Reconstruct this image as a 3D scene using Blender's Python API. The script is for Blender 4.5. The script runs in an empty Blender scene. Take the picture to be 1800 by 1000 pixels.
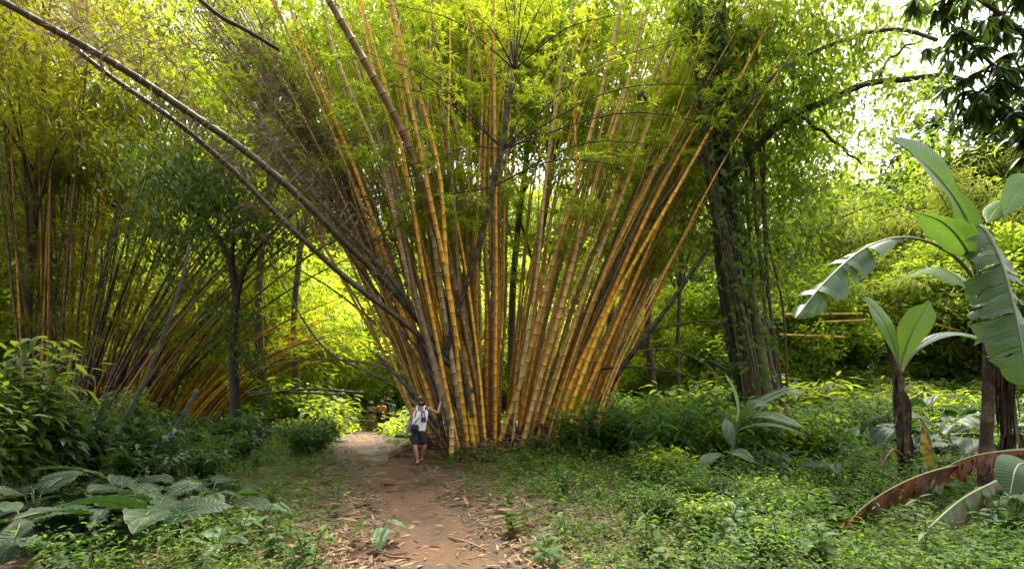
import bpy, math, random
import numpy as np
from mathutils import Vector, Matrix, Euler

R = math.radians
SC = bpy.context.scene
COL = SC.collection
rng = np.random.default_rng(11)
random.seed(11)

# ------------------------------------------------------------------ camera
EYE = 1.6
FPX = 900.0                      # focal length in pixels of the 1800 px wide photograph
cam_d = bpy.data.cameras.new('camera')
cam_d.lens = 18.0
cam_d.sensor_width = 36.0
cam_d.shift_y = 205.0 / 1800.0
cam_d.clip_end = 600.0
cam_d.clip_start = 0.05
cam = bpy.data.objects.new('camera', cam_d)
COL.objects.link(cam)
cam.location = (0, 0, EYE)
cam.rotation_euler = (R(90), 0, 0)
SC.camera = cam

# ------------------------------------------------------------------ sky, sun, exposure
SUN_EL, SUN_AZ = R(60), R(12)    # azimuth measured from +Y (away from the camera) towards +X
world = bpy.data.worlds.new('World')
SC.world = world
world.use_nodes = True
wn = world.node_tree
wn.nodes.clear()
wo = wn.nodes.new('ShaderNodeOutputWorld')
wb = wn.nodes.new('ShaderNodeBackground')
ws = wn.nodes.new('ShaderNodeTexSky')
ws.sky_type = 'NISHITA'
ws.sun_disc = False
ws.sun_elevation = SUN_EL
ws.sun_rotation = SUN_AZ
ws.dust_density = 4.0
ws.air_density = 1.0
ws.ozone_density = 0.5
wh = wn.nodes.new('ShaderNodeHueSaturation')
wh.inputs['Saturation'].default_value = 0.18
wn.links.new(ws.outputs['Color'], wh.inputs['Color'])
wn.links.new(wh.outputs['Color'], wb.inputs['Color'])
wb.inputs['Strength'].default_value = 0.15
wn.links.new(wb.outputs['Background'], wo.inputs['Surface'])

sun_d = bpy.data.lights.new('sun', 'SUN')
sun_d.energy = 3.0
sun_d.angle = R(16)
sun_d.color = (1.0, 0.90, 0.70)
sun = bpy.data.objects.new('sun', sun_d)
COL.objects.link(sun)
sdir = Vector((math.sin(SUN_AZ) * math.cos(SUN_EL), math.cos(SUN_AZ) * math.cos(SUN_EL), math.sin(SUN_EL)))
sun.rotation_euler = (-sdir).to_track_quat('-Z', 'Y').to_euler()
sun.location = (0, 0, 60)

SC.view_settings.view_transform = 'Standard'
SC.view_settings.look = 'None'
SC.view_settings.exposure = 2.38
SC.view_settings.gamma = 1.0
SC.render.engine = 'CYCLES'
SC.cycles.max_bounces = 8
SC.cycles.diffuse_bounces = 5
SC.cycles.glossy_bounces = 2
SC.cycles.transmission_bounces = 5
SC.cycles.caustics_reflective = False
SC.cycles.caustics_refractive = False
SC.cycles.use_denoising = True


# ------------------------------------------------------------------ small helpers
def P(px, py, Y):
    """Point at distance Y seen at pixel (px, py) of the photograph."""
    return np.array([(px - 900.0) / FPX * Y, Y, EYE + (705.0 - py) / FPX * Y])


def sstep(a, b, x):
    t = np.clip((np.asarray(x, float) - a) / (b - a), 0, 1)
    return t * t * (3 - 2 * t)


PATH = np.array([[-0.2, -3.0], [-0.35, 2.0], [-0.62, 4.88], [-1.02, 6.3], [-1.27, 7.4], [-2.05, 9.9], [-2.9, 12.2], [-4.15, 15.2], [-5.35, 18.5],
                 [-6.3, 21.5], [-7.3, 26.0], [-7.9, 32.0], [-8.4, 44.0]])


def path_x(y):
    return np.interp(y, PATH[:, 1], PATH[:, 0])


def hraw(x, y):
    x = np.asarray(x, float); y = np.asarray(y, float)
    h = 0.05 * np.sin(x * 0.9 + 1.3) * np.cos(y * 0.7) + 0.035 * np.sin(x * 2.1 + y * 1.7) + 0.02 * np.sin(x * 4.3 - y * 3.1)
    h = h * sstep(0.4, 2.0, np.abs(x - path_x(y)))
    h = h + 0.25 * sstep(3, 9, np.abs(x - path_x(y))) * sstep(9, 16, y) * 0.4
    h = h + 0.26 * np.exp(-(x / 3.2) ** 2 - ((y - 15.2) / 2.3) ** 2)
    h = h + 7.0 * sstep(34, 80, y) + 4.5 * sstep(10, 30, x) * sstep(14, 34, y)
    return h


def path_mask(x, y):
    d = np.abs(np.asarray(x) - path_x(y))
    return 1 - sstep(0.36, 0.70, d)


def hg(x, y):
    return hraw(x, y) - 0.085 * path_mask(x, y)


def catmull(ctrl, n):
    c = np.asarray(ctrl, float)
    if len(c) == 2:
        t = np.linspace(0, 1, n)[:, None]
        return c[0] * (1 - t) + c[1] * t
    p = np.vstack([2 * c[0] - c[1], c, 2 * c[-1] - c[-2]])
    seg = len(c) - 1
    out = []
    m = 24
    for i in range(seg):
        p0, p1, p2, p3 = p[i], p[i + 1], p[i + 2], p[i + 3]
        t = np.linspace(0, 1, m, endpoint=(i == seg - 1))[:, None]
        out.append(0.5 * (2 * p1 + (p2 - p0) * t + (2 * p0 - 5 * p1 + 4 * p2 - p3) * t ** 2 + (3 * p1 - p0 - 3 * p2 + p3) * t ** 3))
    pts = np.vstack(out)
    s = np.concatenate([[0], np.cumsum(np.linalg.norm(np.diff(pts, axis=0), axis=1))])
    u = np.linspace(0, s[-1], n)
    return np.stack([np.interp(u, s, pts[:, k]) for k in range(3)], 1)


def arclen(pts):
    return np.concatenate([[0], np.cumsum(np.linalg.norm(np.diff(pts, axis=0), axis=1))])


def norm(v):
    return v / np.maximum(np.linalg.norm(v, axis=-1, keepdims=True), 1e-9)


class MB:
    """Collects geometry for ONE mesh."""
    def __init__(self):
        self.v = []; self.f = []; self.n = 0; self.at = []; self.ed = {}

    def add(self, v, faces, along=None):
        v = np.asarray(v, np.float32).reshape(-1, 3)
        for f in faces:
            f = np.asarray(f, np.int64)
            if len(f):
                self.f.append(f + self.n)
        self.v.append(v)
        self.at.append(np.zeros(len(v), np.float32) if along is None else np.asarray(along, np.float32))
        self.n += len(v)

    def tube(self, pts, rad, sides=8, along=None, cap=True, flat=1.0):
        pts = np.asarray(pts, float); n = len(pts)
        rad = np.broadcast_to(np.asarray(rad, float), (n,))
        t = norm(np.gradient(pts, axis=0))
        ref = np.array([0.0, 1.0, 0.0]) if abs(t[:, 1]).mean() < 0.8 else np.array([1.0, 0.0, 0.0])
        a = norm(np.cross(t, ref)); b = np.cross(t, a)
        th = np.linspace(0, 2 * np.pi, sides, endpoint=False)
        v = pts[:, None, :] + rad[:, None, None] * (np.cos(th)[None, :, None] * a[:, None, :] + flat * np.sin(th)[None, :, None] * b[:, None, :])
        i = np.arange(n - 1)[:, None] * sides; j = np.arange(sides)[None, :]; k = (j + 1) % sides
        q = np.stack([i + j, i + k, i + sides + k, i + sides + j], -1).reshape(-1, 4)
        fs = [q]
        vv = v.reshape(-1, 3)
        al = None if along is None else np.repeat(along, sides)
        if cap:
            vv = np.vstack([vv, pts[:1], pts[-1:]])
            c0, c1 = n * sides, n * sides + 1
            j = np.arange(sides); k = (j + 1) % sides
            fs.append(np.stack([np.full(sides, c0), k, j], 1))
            fs.append(np.stack([np.full(sides, c1), (n - 1) * sides + j, (n - 1) * sides + k], 1))
            if al is not None:
                al = np.concatenate([al, [along[0]], [along[-1]]])
        self.add(vv, fs, al)

    def loft(self, rings, closed=True, cap0=False, cap1=False):
        """rings: list of (k,3) arrays."""
        rings = [np.asarray(r, float) for r in rings]
        k = len(rings[0]); n = len(rings)
        v = np.vstack(rings)
        i = np.arange(n - 1)[:, None] * k
        j = np.arange(k if closed else k - 1)[None, :]
        jj = (j + 1) % k
        fs = [np.stack([i + j, i + jj, i + k + jj, i + k + j], -1).reshape(-1, 4)]
        if cap0 or cap1:
            extra = []
            jx = np.arange(k); kx = (jx + 1) % k
            m = n * k
            if cap0:
                extra.append(rings[0].mean(0)); fs.append(np.stack([np.full(k, m), kx, jx], 1)); m += 1
            if cap1:
                extra.append(rings[-1].mean(0)); fs.append(np.stack([np.full(k, m), (n - 1) * k + jx, (n - 1) * k + kx], 1))
            v = np.vstack([v, extra])
        self.add(v, fs)

    def mesh(self, name, m=None, smooth=True):
        me = bpy.data.meshes.new(name)
        v = np.vstack(self.v) if self.v else np.zeros((0, 3), np.float32)
        me.vertices.add(len(v))
        me.vertices.foreach_set('co', v.astype(np.float32).ravel())
        idx = np.concatenate([f.ravel() for f in self.f]) if self.f else np.zeros(0, np.int64)
        tot = np.concatenate([np.full(len(f), f.shape[1]) for f in self.f]) if self.f else np.zeros(0, np.int64)
        start = np.concatenate([[0], np.cumsum(tot)[:-1]]) if len(tot) else tot
        me.loops.add(len(idx))
        me.loops.foreach_set('vertex_index', idx.astype(np.int32))
        me.polygons.add(len(tot))
        me.polygons.foreach_set('loop_start', start.astype(np.int32))
        me.polygons.foreach_set('use_smooth', np.full(len(tot), smooth, bool))
        al = np.concatenate(self.at) if self.at else np.zeros(0)
        if len(al) and np.any(al != 0):
            at = me.attributes.new('along', 'FLOAT', 'POINT')
            at.data.foreach_set('value', al.astype(np.float32))
        if self.ed:
            ea = np.concatenate([self.ed.get(k, np.zeros(len(w), np.float32)) for k, w in enumerate(self.v)])
            me.attributes.new('edge', 'FLOAT', 'POINT').data.foreach_set('value', ea)
        me.update(calc_edges=True)
        me.validate()
        if m is not None:
            me.materials.append(m)
        return me

    def join(self, other):
        self.split = sum(len(f) for f in self.f)
        for f in other.f: self.f.append(f + self.n)
        self.v += other.v; self.at += other.at; self.n += other.n
        return self

    def build2(self, name, m1, m2, parent=None):
        me = self.mesh(name, m1); me.materials.append(m2)
        idx = np.zeros(len(me.polygons), np.int32); idx[self.split:] = 1
        me.polygons.foreach_set('material_index', idx)
        return link(name, me, parent)

    def build(self, name, m, parent=None, smooth=True, loc=None, **kw):
        return link(name, self.mesh(name, m, smooth), parent, loc, **kw)


def link(name, me, parent=None, loc=None, label=None, color=None):
    o = bpy.data.objects.new(name, me)
    COL.objects.link(o)
    if parent is not None:
        o.parent = parent
    if loc is not None:
        o.location = loc
    if label:
        o['label'] = label
    if color:
        o.color = (*color, 1)
    return o


def tag(o, label, cat, group=None, kind=None):
    if label: o['label'] = label
    if cat: o['category'] = cat
    if group: o['group'] = group
    if kind: o['kind'] = kind
    return o


def thing(name, label, cat, loc=(0, 0, 0), rz=0.0, group=None, scale=1.0):
    o = bpy.data.objects.new(name, None)
    COL.objects.link(o)
    o.empty_display_size = 0.2
    o.location = loc
    o.rotation_euler = (0, 0, rz)
    o.scale = (scale,) * 3 if not isinstance(scale, tuple) else scale
    return tag(o, label, cat, group)


def copy_tree(o, loc, rz, scale, label=None, group=None):
    r = o.copy(); COL.objects.link(r)
    r.location = loc; r.rotation_euler = (r.rotation_euler.x, r.rotation_euler.y, rz)
    r.scale = (scale,) * 3 if not isinstance(scale, tuple) else scale
    if label: r['label'] = label
    if group: r['group'] = group
    for ch in list(o.children):
        c = ch.copy(); COL.objects.link(c); c.parent = r
        for g in list(ch.children):
            d = g.copy(); COL.objects.link(d); d.parent = c
    return r


# ------------------------------------------------------------------ leaf geometry (vectorised)
# template rows: (along 0..1, across -1..1, lift along the normal in widths, droop handled by `bend`)
T4 = (np.array([[0, 0, 0], [0.42, 1, 0.22], [1, 0, 0], [0.42, -1, 0.22]]), np.array([[0, 2, 1], [0, 3, 2]]))
T8 = (np.array([[0, 0, 0], [.30, .9, .22], [.30, 0, 0], [.30, -.9, .22], [.66, .72, .2], [.66, 0, 0], [.66, -.72, .2], [1, 0, 0]]),
      np.array([[0, 2, 1], [0, 3, 2], [1, 2, 4], [2, 5, 4], [2, 3, 6], [2, 6, 5], [4, 5, 7], [5, 6, 7]]))


def add_leaves(mb, base, d, up, L, W, tmpl=T4, bend=0.0):
    """base, d, up: (N,3); L, W: (N,) half width W."""
    n = len(base)
    if n == 0:
        return
    d = norm(d)
    s = np.cross(d, up); bad = np.linalg.norm(s, axis=1) < 1e-4
    s[bad] = np.array([1, 0, 0]); s = norm(s)
    nn = np.cross(s, d)
    tv, tf = tmpl
    L = np.broadcast_to(L, (n,)); W = np.broadcast_to(W, (n,)); bend = np.broadcast_to(bend, (n,))
    u, w, h = tv[:, 0], tv[:, 1], tv[:, 2]
    v = (base[:, None, :] + (L[:, None] * u[None])[:, :, None] * d[:, None, :] + (W[:, None] * w[None])[:, :, None] * s[:, None, :]
         + (W[:, None] * h[None])[:, :, None] * nn[:, None, :])
    v[:, :, 2] -= (bend * L)[:, None] * (u ** 2)[None]
    f = tf[None] + (np.arange(n) * len(tv))[:, None, None]
    mb.add(v.reshape(-1, 3), [f.reshape(-1, 3)])


def rdir(n, rg, zlo=-1.0, zhi=1.0):
    z = rg.uniform(zlo, zhi, n); a = rg.uniform(0, 2 * np.pi, n); r = np.sqrt(np.maximum(0, 1 - z * z))
    return np.stack([r * np.cos(a), r * np.sin(a), z], 1)


# ------------------------------------------------------------------ materials
def nt(name):
    m = bpy.data.materials.new(name); m.use_nodes = True
    t = m.node_tree; t.nodes.clear()
    return m, t, t.nodes.new('ShaderNodeOutputMaterial')


def ramp(t, stops, interp='LINEAR'):
    r = t.nodes.new('ShaderNodeValToRGB'); r.color_ramp.interpolation = interp
    e = r.color_ramp.elements
    while len(e) < len(stops): e.new(0.5)
    for k, (p, c) in enumerate(stops):
        e[k].position = p; e[k].color = (*c, 1)
    return r


def noise(t, scale, detail=4, rough=0.6, coord=None):
    n = t.nodes.new('ShaderNodeTexNoise'); n.inputs['Scale'].default_value = scale
    n.inputs['Detail'].default_value = detail; n.inputs['Roughness'].default_value = rough
    if coord is not None: t.links.new(coord, n.inputs['Vector'])
    return n


def mixc(t, fac, a, b, mode='MIX'):
    m = t.nodes.new('ShaderNodeMix'); m.data_type = 'RGBA'; m.blend_type = mode
    for sock, val in ((m.inputs[0], fac), (m.inputs[6], a), (m.inputs[7], b)):
        if hasattr(val, 'is_output'): t.links.new(val, sock)
        elif isinstance(val, tuple): sock.default_value = (*val, 1)
        else: sock.default_value = val
    return m.outputs[2]


def math_n(t, op, a, b=None, c=None):
    m = t.nodes.new('ShaderNodeMath'); m.operation = op
    for k, val in enumerate((a, b, c)):
        if val is None: continue
        if hasattr(val, 'is_output'): t.links.new(val, m.inputs[k])
        else: m.inputs[k].default_value = val
    return m.outputs[0]


def leaf_mat(name, cols, trans, rough=0.52, tfac=0.45, spec=0.22, obj_mix=0.35, vein=None):
    """cols: ramp of leaf reflectances picked per leaf; trans: colour of the light let through."""
    m, t, out = nt(name)
    g = t.nodes.new('ShaderNodeNewGeometry'); oi = t.nodes.new('ShaderNodeObjectInfo')
    val = mixc(t, obj_mix, g.outputs['Random Per Island'], oi.outputs['Random'])
    n = len(cols)
    r = ramp(t, [(k / max(1, n - 1), c) for k, c in enumerate(cols)])
    t.links.new(val, r.inputs[0])
    rt = ramp(t, [(k / max(1, len(trans) - 1), c) for k, c in enumerate(trans)])
    t.links.new(val, rt.inputs[0])
    col = r.outputs[0]
    b = t.nodes.new('ShaderNodeBsdfPrincipled'); b.inputs['Roughness'].default_value = rough
    b.inputs['Specular IOR Level'].default_value = spec
    t.links.new(col, b.inputs['Base Color'])
    tr = t.nodes.new('ShaderNodeBsdfTranslucent'); t.links.new(rt.outputs[0], tr.inputs['Color'])
    ms = t.nodes.new('ShaderNodeMixShader'); ms.inputs[0].default_value = tfac
    t.links.new(b.outputs[0], ms.inputs[1]); t.links.new(tr.outputs[0], ms.inputs[2])
    if vein:
        tc = t.nodes.new('ShaderNodeTexCoord')
        nz = noise(t, vein, 3, 0.6, tc.outputs['Object'])
        bu = t.nodes.new('ShaderNodeBump'); bu.inputs['Strength'].default_value = 0.5; bu.inputs['Distance'].default_value = 0.01
        t.links.new(nz.outputs[0], bu.inputs['Height']); t.links.new(bu.outputs[0], b.inputs['Normal'])
    t.links.new(ms.outputs[0], out.inputs[0])
    return m


def blade_mat(name, base, base2, trans, rough=0.3, tfac=0.3, veins=40.0, brown=None, spec=.5):
    """Big leaf: uses the 'along' attribute (position along the midrib in metres) for its side veins."""
    m, t, out = nt(name)
    tc = t.nodes.new('ShaderNodeTexCoord'); at = t.nodes.new('ShaderNodeAttribute'); at.attribute_name = 'along'
    oi = t.nodes.new('ShaderNodeObjectInfo')
    n1 = noise(t, 2.5, 5, 0.65, tc.outputs['Object'])
    r1 = ramp(t, [(0.35, base), (0.68, base2)]); t.links.new(n1.outputs[0], r1.inputs[0])
    wv = math_n(t, 'SINE', math_n(t, 'MULTIPLY', at.outputs['Fac'], veins * 6.283))
    wv = math_n(t, 'MULTIPLY_ADD', wv, 0.5, 0.5)
    col = mixc(t, math_n(t, 'MULTIPLY', wv, 0.10), r1.outputs[0], tuple(min(1, c * 1.9 + 0.01) for c in base2))
    ea = t.nodes.new('ShaderNodeAttribute'); ea.attribute_name = 'edge'
    n5 = noise(t, 5.0, 5, .7, tc.outputs['Object'])
    ee = math_n(t, 'ADD', math_n(t, 'POWER', ea.outputs['Fac'], 6.0), math_n(t, 'MULTIPLY_ADD', n5.outputs[0], 1.6, -1.1))
    e5 = ramp(t, [(.55, (0, 0, 0)), (.75, (1, 1, 1))]); t.links.new(ee, e5.inputs[0])
    col = mixc(t, math_n(t, 'MULTIPLY', e5.outputs[0], .8), col, (.16, .085, .03))
    if brown:
        n2 = noise(t, 3.2, 6, 0.7, tc.outputs['Object'])
        r2 = ramp(t, [(0.5, (0, 0, 0)), (0.58, (1, 1, 1))]); t.links.new(n2.outputs[0], r2.inputs[0])
        col = mixc(t, r2.outputs[0], col, brown)
    hv = t.nodes.new('ShaderNodeHueSaturation')
    t.links.new(col, hv.inputs['Color']); t.links.new(math_n(t, 'MULTIPLY_ADD', oi.outputs['Random'], 0.5, 0.75), hv.inputs['Value'])
    b = t.nodes.new('ShaderNodeBsdfPrincipled'); b.inputs['Roughness'].default_value = rough; b.inputs['Specular IOR Level'].default_value = spec
    n3 = noise(t, 9.0, 4, 0.6, tc.outputs['Object'])
    t.links.new(math_n(t, 'MULTIPLY_ADD', n3.outputs[0], 0.35, rough - 0.12), b.inputs['Roughness'])
    t.links.new(hv.outputs[0], b.inputs['Base Color'])
    hsum = math_n(t, 'ADD', math_n(t, 'MULTIPLY', wv, 0.35), math_n(t, 'MULTIPLY', n3.outputs[0], 0.8))
    bu = t.nodes.new('ShaderNodeBump'); bu.inputs['Strength'].default_value = 0.55; bu.inputs['Distance'].default_value = 0.012
    t.links.new(hsum, bu.inputs['Height']); t.links.new(bu.outputs[0], b.inputs['Normal'])
    tr = t.nodes.new('ShaderNodeBsdfTranslucent'); tr.inputs['Color'].default_value = (*trans, 1)
    if brown:
        t.links.new(mixc(t, r2.outputs[0], trans, tuple(c * 1.5 for c in brown)), tr.inputs['Color'])
    ms = t.nodes.new('ShaderNodeMixShader'); ms.inputs[0].default_value = tfac
    t.links.new(b.outputs[0], ms.inputs[1]); t.links.new(tr.outputs[0], ms.inputs[2])
    t.links.new(ms.outputs[0], out.inputs[0])
    return m


def bark_mat(name, c1, c2, c3=None, scale=5.0, stretch=6.0, rough=0.85, bump=0.6):
    m, t, out = nt(name)
    tc = t.nodes.new('ShaderNodeTexCoord'); mp = t.nodes.new('ShaderNodeMapping')
    mp.inputs['Scale'].default_value = (stretch, stretch, 1.0)
    t.links.new(tc.outputs['Object'], mp.inputs['Vector'])
    n1 = noise(t, scale, 8, 0.7, mp.outputs[0])
    r1 = ramp(t, [(0.3, c1), (0.7, c2)]); t.links.new(n1.outputs[0], r1.inputs[0])
    col = r1.outputs[0]
    if c3:
        n2 = noise(t, 2.6, 6, 0.7, tc.outputs['Object'])
        r2 = ramp(t, [(0.5, (0, 0, 0)), (0.64, (1, 1, 1))]); t.links.new(n2.outputs[0], r2.inputs[0])
        col = mixc(t, r2.outputs[0], col, c3)
    b = t.nodes.new('ShaderNodeBsdfPrincipled'); b.inputs['Roughness'].default_value = rough
    t.links.new(col, b.inputs['Base Color'])
    bu = t.nodes.new('ShaderNodeBump'); bu.inputs['Strength'].default_value = bump; bu.inputs['Distance'].default_value = 0.05
    t.links.new(n1.outputs[0], bu.inputs['Height']); t.links.new(bu.outputs[0], b.inputs['Normal'])
    t.links.new(b.outputs[0], out.inputs[0])
    return m


def culm_mat(name):
    """Bamboo: the object colour is the culm's own colour; node scars from the 'along' attribute (whole numbers at nodes)."""
    m, t, out = nt(name)
    tc = t.nodes.new('ShaderNodeTexCoord'); oi = t.nodes.new('ShaderNodeObjectInfo')
    at = t.nodes.new('ShaderNodeAttribute'); at.attribute_name = 'along'
    fr = math_n(t, 'FRACT', at.outputs['Fac'])
    scar = ramp(t, [(0.0, (1, 1, 1)), (0.035, (1, 1, 1)), (0.06, (0, 0, 0)), (0.955, (0, 0, 0)), (0.98, (1, 1, 1))]); t.links.new(fr, scar.inputs[0])
    pale = ramp(t, [(0.80, (0, 0, 0)), (0.93, (1, 1, 1)), (0.955, (0, 0, 0))]); t.links.new(fr, pale.inputs[0])
    mp = t.nodes.new('ShaderNodeMapping'); mp.inputs['Scale'].default_value = (9, 9, 1.4)
    t.links.new(tc.outputs['Object'], mp.inputs['Vector'])
    n1 = noise(t, 1.5, 6, 0.7, mp.outputs[0])
    w1 = ramp(t, [(0.38, (0, 0, 0)), (0.62, (1, 1, 1))]); t.links.new(n1.outputs[0], w1.inputs[0])
    n2 = noise(t, 7.0, 6, 0.75, tc.outputs['Object'])
    w2 = ramp(t, [(0.55, (0, 0, 0)), (0.66, (1, 1, 1))]); t.links.new(n2.outputs[0], w2.inputs[0])
    n0 = noise(t, 0.5, 3, 0.6, tc.outputs['Object'])
    gi = t.nodes.new('ShaderNodeNewGeometry'); hs = t.nodes.new('ShaderNodeHueSaturation')
    t.links.new(oi.outputs['Color'], hs.inputs['Color']); t.links.new(math_n(t, 'MULTIPLY_ADD', gi.outputs['Random Per Island'], .5, .7), hs.inputs['Value'])
    n4 = noise(t, 1.1, 3, .6, tc.outputs['Object']); g4 = ramp(t, [(.52, (0, 0, 0)), (.66, (1, 1, 1))]); t.links.new(n4.outputs[0], g4.inputs[0])
    base = mixc(t, math_n(t, 'MULTIPLY', g4.outputs[0], .55), hs.outputs[0], mixc(t, 1.0, hs.outputs[0], (.45, .62, .55), 'MULTIPLY'))
    dk = mixc(t, 1.0, base, (0.38, 0.34, 0.30), 'MULTIPLY')
    col = mixc(t, math_n(t, 'MULTIPLY', w1.outputs[0], 0.5), base, dk)
    # weathered film and lichen: a share of it on every culm, more on the greyer ones (alpha-free: uses the random number)
    am = math_n(t, 'MULTIPLY', w2.outputs[0], math_n(t, 'MULTIPLY_ADD', n0.outputs[0], 1.3, -0.28))
    col = mixc(t, math_n(t, 'MULTIPLY', am, 0.8), col, (0.30, 0.25, 0.17))
    col = mixc(t, math_n(t, 'MULTIPLY', pale.outputs[0], 0.35), col, (0.42, 0.34, 0.20))
    col = mixc(t, math_n(t, 'MULTIPLY', scar.outputs[0], 0.85), col, (0.055, 0.035, 0.02))
    b = t.nodes.new('ShaderNodeBsdfPrincipled'); b.inputs['Roughness'].default_value = 0.42
    b.inputs['Specular IOR Level'].default_value = 0.4
    t.links.new(math_n(t, 'MULTIPLY_ADD', n2.outputs[0], 0.4, 0.22), b.inputs['Roughness'])
    t.links.new(col, b.inputs['Base Color'])
    bu = t.nodes.new('ShaderNodeBump'); bu.inputs['Strength'].default_value = 0.25; bu.inputs['Distance'].default_value = 0.01
    t.links.new(n1.outputs[0], bu.inputs['Height']); t.links.new(bu.outputs[0], b.inputs['Normal'])
    t.links.new(b.outputs[0], out.inputs[0])
    return m


def plain(name, c, rough=0.7, var=0.25, scale=30.0, bump=0.15):
    m, t, out = nt(name)
    tc = t.nodes.new('ShaderNodeTexCoord')
    n = noise(t, scale, 4, 0.6, tc.outputs['Object'])
    col = mixc(t, n.outputs[0], tuple(x * (1 - var) for x in c), tuple(min(1, x * (1 + var)) for x in c))
    b = t.nodes.new('ShaderNodeBsdfPrincipled'); b.inputs['Roughness'].default_value = rough
    t.links.new(col, b.inputs['Base Color'])
    bu = t.nodes.new('ShaderNodeBump'); bu.inputs['Strength'].default_value = bump; bu.inputs['Distance'].default_value = 0.01
    t.links.new(n.outputs[0], bu.inputs['Height']); t.links.new(bu.outputs[0], b.inputs['Normal'])
    t.links.new(b.outputs[0], out.inputs[0])
    return m


def ground_mat(name, stops, scale, fine, bump):
    m, t, out = nt(name)
    tc = t.nodes.new('ShaderNodeTexCoord')
    n1 = noise(t, scale, 8, 0.7, tc.outputs['Object'])
    r1 = ramp(t, stops); t.links.new(n1.outputs[0], r1.inputs[0])
    n2 = noise(t, fine, 6, 0.7, tc.outputs['Object'])
    col = mixc(t, 0.55, r1.outputs[0], mixc(t, n2.outputs[0], (0.03, 0.02, 0.012), tuple(min(1, 1.7 * c) for c in stops[-1][1])))
    b = t.nodes.new('ShaderNodeBsdfPrincipled'); b.inputs['Roughness'].default_value = 0.8
    b.inputs['Specular IOR Level'].default_value = 0.3
    n6 = noise(t, .8, 5, .65, tc.outputs['Object']); r6 = ramp(t, [(.45, (.85, .85, .85)), (.62, (.42, .42, .42))]); t.links.new(n6.outputs[0], r6.inputs[0]); t.links.new(r6.outputs[0], b.inputs['Roughness'])
    r7 = ramp(t, [(.45, (1, 1, 1)), (.62, (.55, .5, .48))]); t.links.new(n6.outputs[0], r7.inputs[0]); col = mixc(t, 1.0, col, r7.outputs[0], 'MULTIPLY')
    t.links.new(col, b.inputs['Base Color'])
    bu = t.nodes.new('ShaderNodeBump'); bu.inputs['Strength'].default_value = bump; bu.inputs['Distance'].default_value = 0.06
    hs = math_n(t, 'ADD', n1.outputs[0], math_n(t, 'MULTIPLY', n2.outputs[0], 0.6))
    t.links.new(hs, bu.inputs['Height']); t.links.new(bu.outputs[0], b.inputs['Normal'])
    t.links.new(b.outputs[0], out.inputs[0])
    return m


M = {}
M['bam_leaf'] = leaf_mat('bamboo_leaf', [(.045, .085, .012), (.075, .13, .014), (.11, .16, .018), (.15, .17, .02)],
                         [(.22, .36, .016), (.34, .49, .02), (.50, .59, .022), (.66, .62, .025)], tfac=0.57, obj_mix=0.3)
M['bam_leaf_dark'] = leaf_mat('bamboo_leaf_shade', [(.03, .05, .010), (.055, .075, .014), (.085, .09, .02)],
                              [(.20, .25, .011), (.30, .33, .014), (.44, .38, .018)], tfac=0.5)  # darker copy of the bamboo leaf with shade put into its colours
M['dry_leaf'] = leaf_mat('dry_leaf', [(.16, .12, .075), (.24, .18, .11), (.12, .085, .05), (.32, .25, .16)], [(.22, .16, .09), (.26, .19, .1)], rough=0.75, tfac=0.2, spec=0.2)
M['twig'] = plain('twig', (.085, .075, .045), 0.8)
M['twig_pale'] = plain('twig_pale', (.22, .18, .11), 0.8)
M['culm'] = culm_mat('bamboo_culm')
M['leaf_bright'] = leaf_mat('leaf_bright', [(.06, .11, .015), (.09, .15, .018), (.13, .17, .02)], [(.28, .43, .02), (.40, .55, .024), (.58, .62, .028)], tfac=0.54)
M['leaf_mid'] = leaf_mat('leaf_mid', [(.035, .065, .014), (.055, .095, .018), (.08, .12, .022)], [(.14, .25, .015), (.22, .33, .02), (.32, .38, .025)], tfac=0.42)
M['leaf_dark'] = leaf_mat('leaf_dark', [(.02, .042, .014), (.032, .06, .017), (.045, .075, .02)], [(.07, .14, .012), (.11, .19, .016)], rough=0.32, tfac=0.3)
M['leaf_gloss'] = leaf_mat('leaf_gloss', [(.018, .05, .012), (.028, .07, .015), (.048, .098, .02)], [(.10, .24, .02), (.16, .30, .02)], rough=0.42, spec=.22, tfac=0.3)
M['leaf_cover'] = leaf_mat('leaf_cover', [(.020, .052, .010), (.032, .082, .013), (.055, .115, .017), (.045, .07, .015), (.07, .075, .022)], [(.12, .26, .02), (.19, .36, .022), (.28, .40, .028)], rough=0.55, spec=.16, tfac=0.42, obj_mix=0.25)
M['grass'] = leaf_mat('grass_blade', [(.04, .065, .014), (.06, .095, .018), (.085, .105, .026), (.12, .10, .045)], [(.18, .26, .03), (.25, .30, .04)], rough=0.5, tfac=0.3)
M['litter'] = leaf_mat('leaf_litter', [(.06, .032, .018), (.12, .065, .034), (.19, .115, .06), (.30, .20, .115), (.15, .075, .032)], [(.2, .12, .06), (.25, .17, .09)], rough=0.65, tfac=0.12, spec=0.3, obj_mix=0.0)
M['banana'] = blade_mat('banana_blade', (.028, .068, .020), (.05, .10, .028), (.16, .32, .03), 0.24, 0.28, 36)
M['banana_light'] = blade_mat('banana_blade_young', (.07, .16, .022), (.11, .22, .03), (.32, .52, .035), 0.34, 0.42, 36)
M['banana_dead'] = blade_mat('banana_blade_dead', (.13, .05, .018), (.20, .085, .028), (.28, .10, .02), 0.6, 0.35, 30, brown=(.07, .028, .012))
M['banana_half'] = blade_mat('banana_blade_browning', (.05, .10, .02), (.09, .14, .025), (.22, .32, .03), 0.38, 0.35, 30, brown=(.14, .05, .012))
M['banana_yellow'] = blade_mat('banana_blade_yellow', (.42, .27, .02), (.50, .34, .03), (.6, .40, .02), 0.45, 0.35, 30, brown=(.10, .05, .015))
M['broad'] = blade_mat('broad_blade', (.009, .026, .009), (.016, .040, .013), (.05, .12, .02), 0.5, 0.2, 26, spec=.22)
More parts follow.
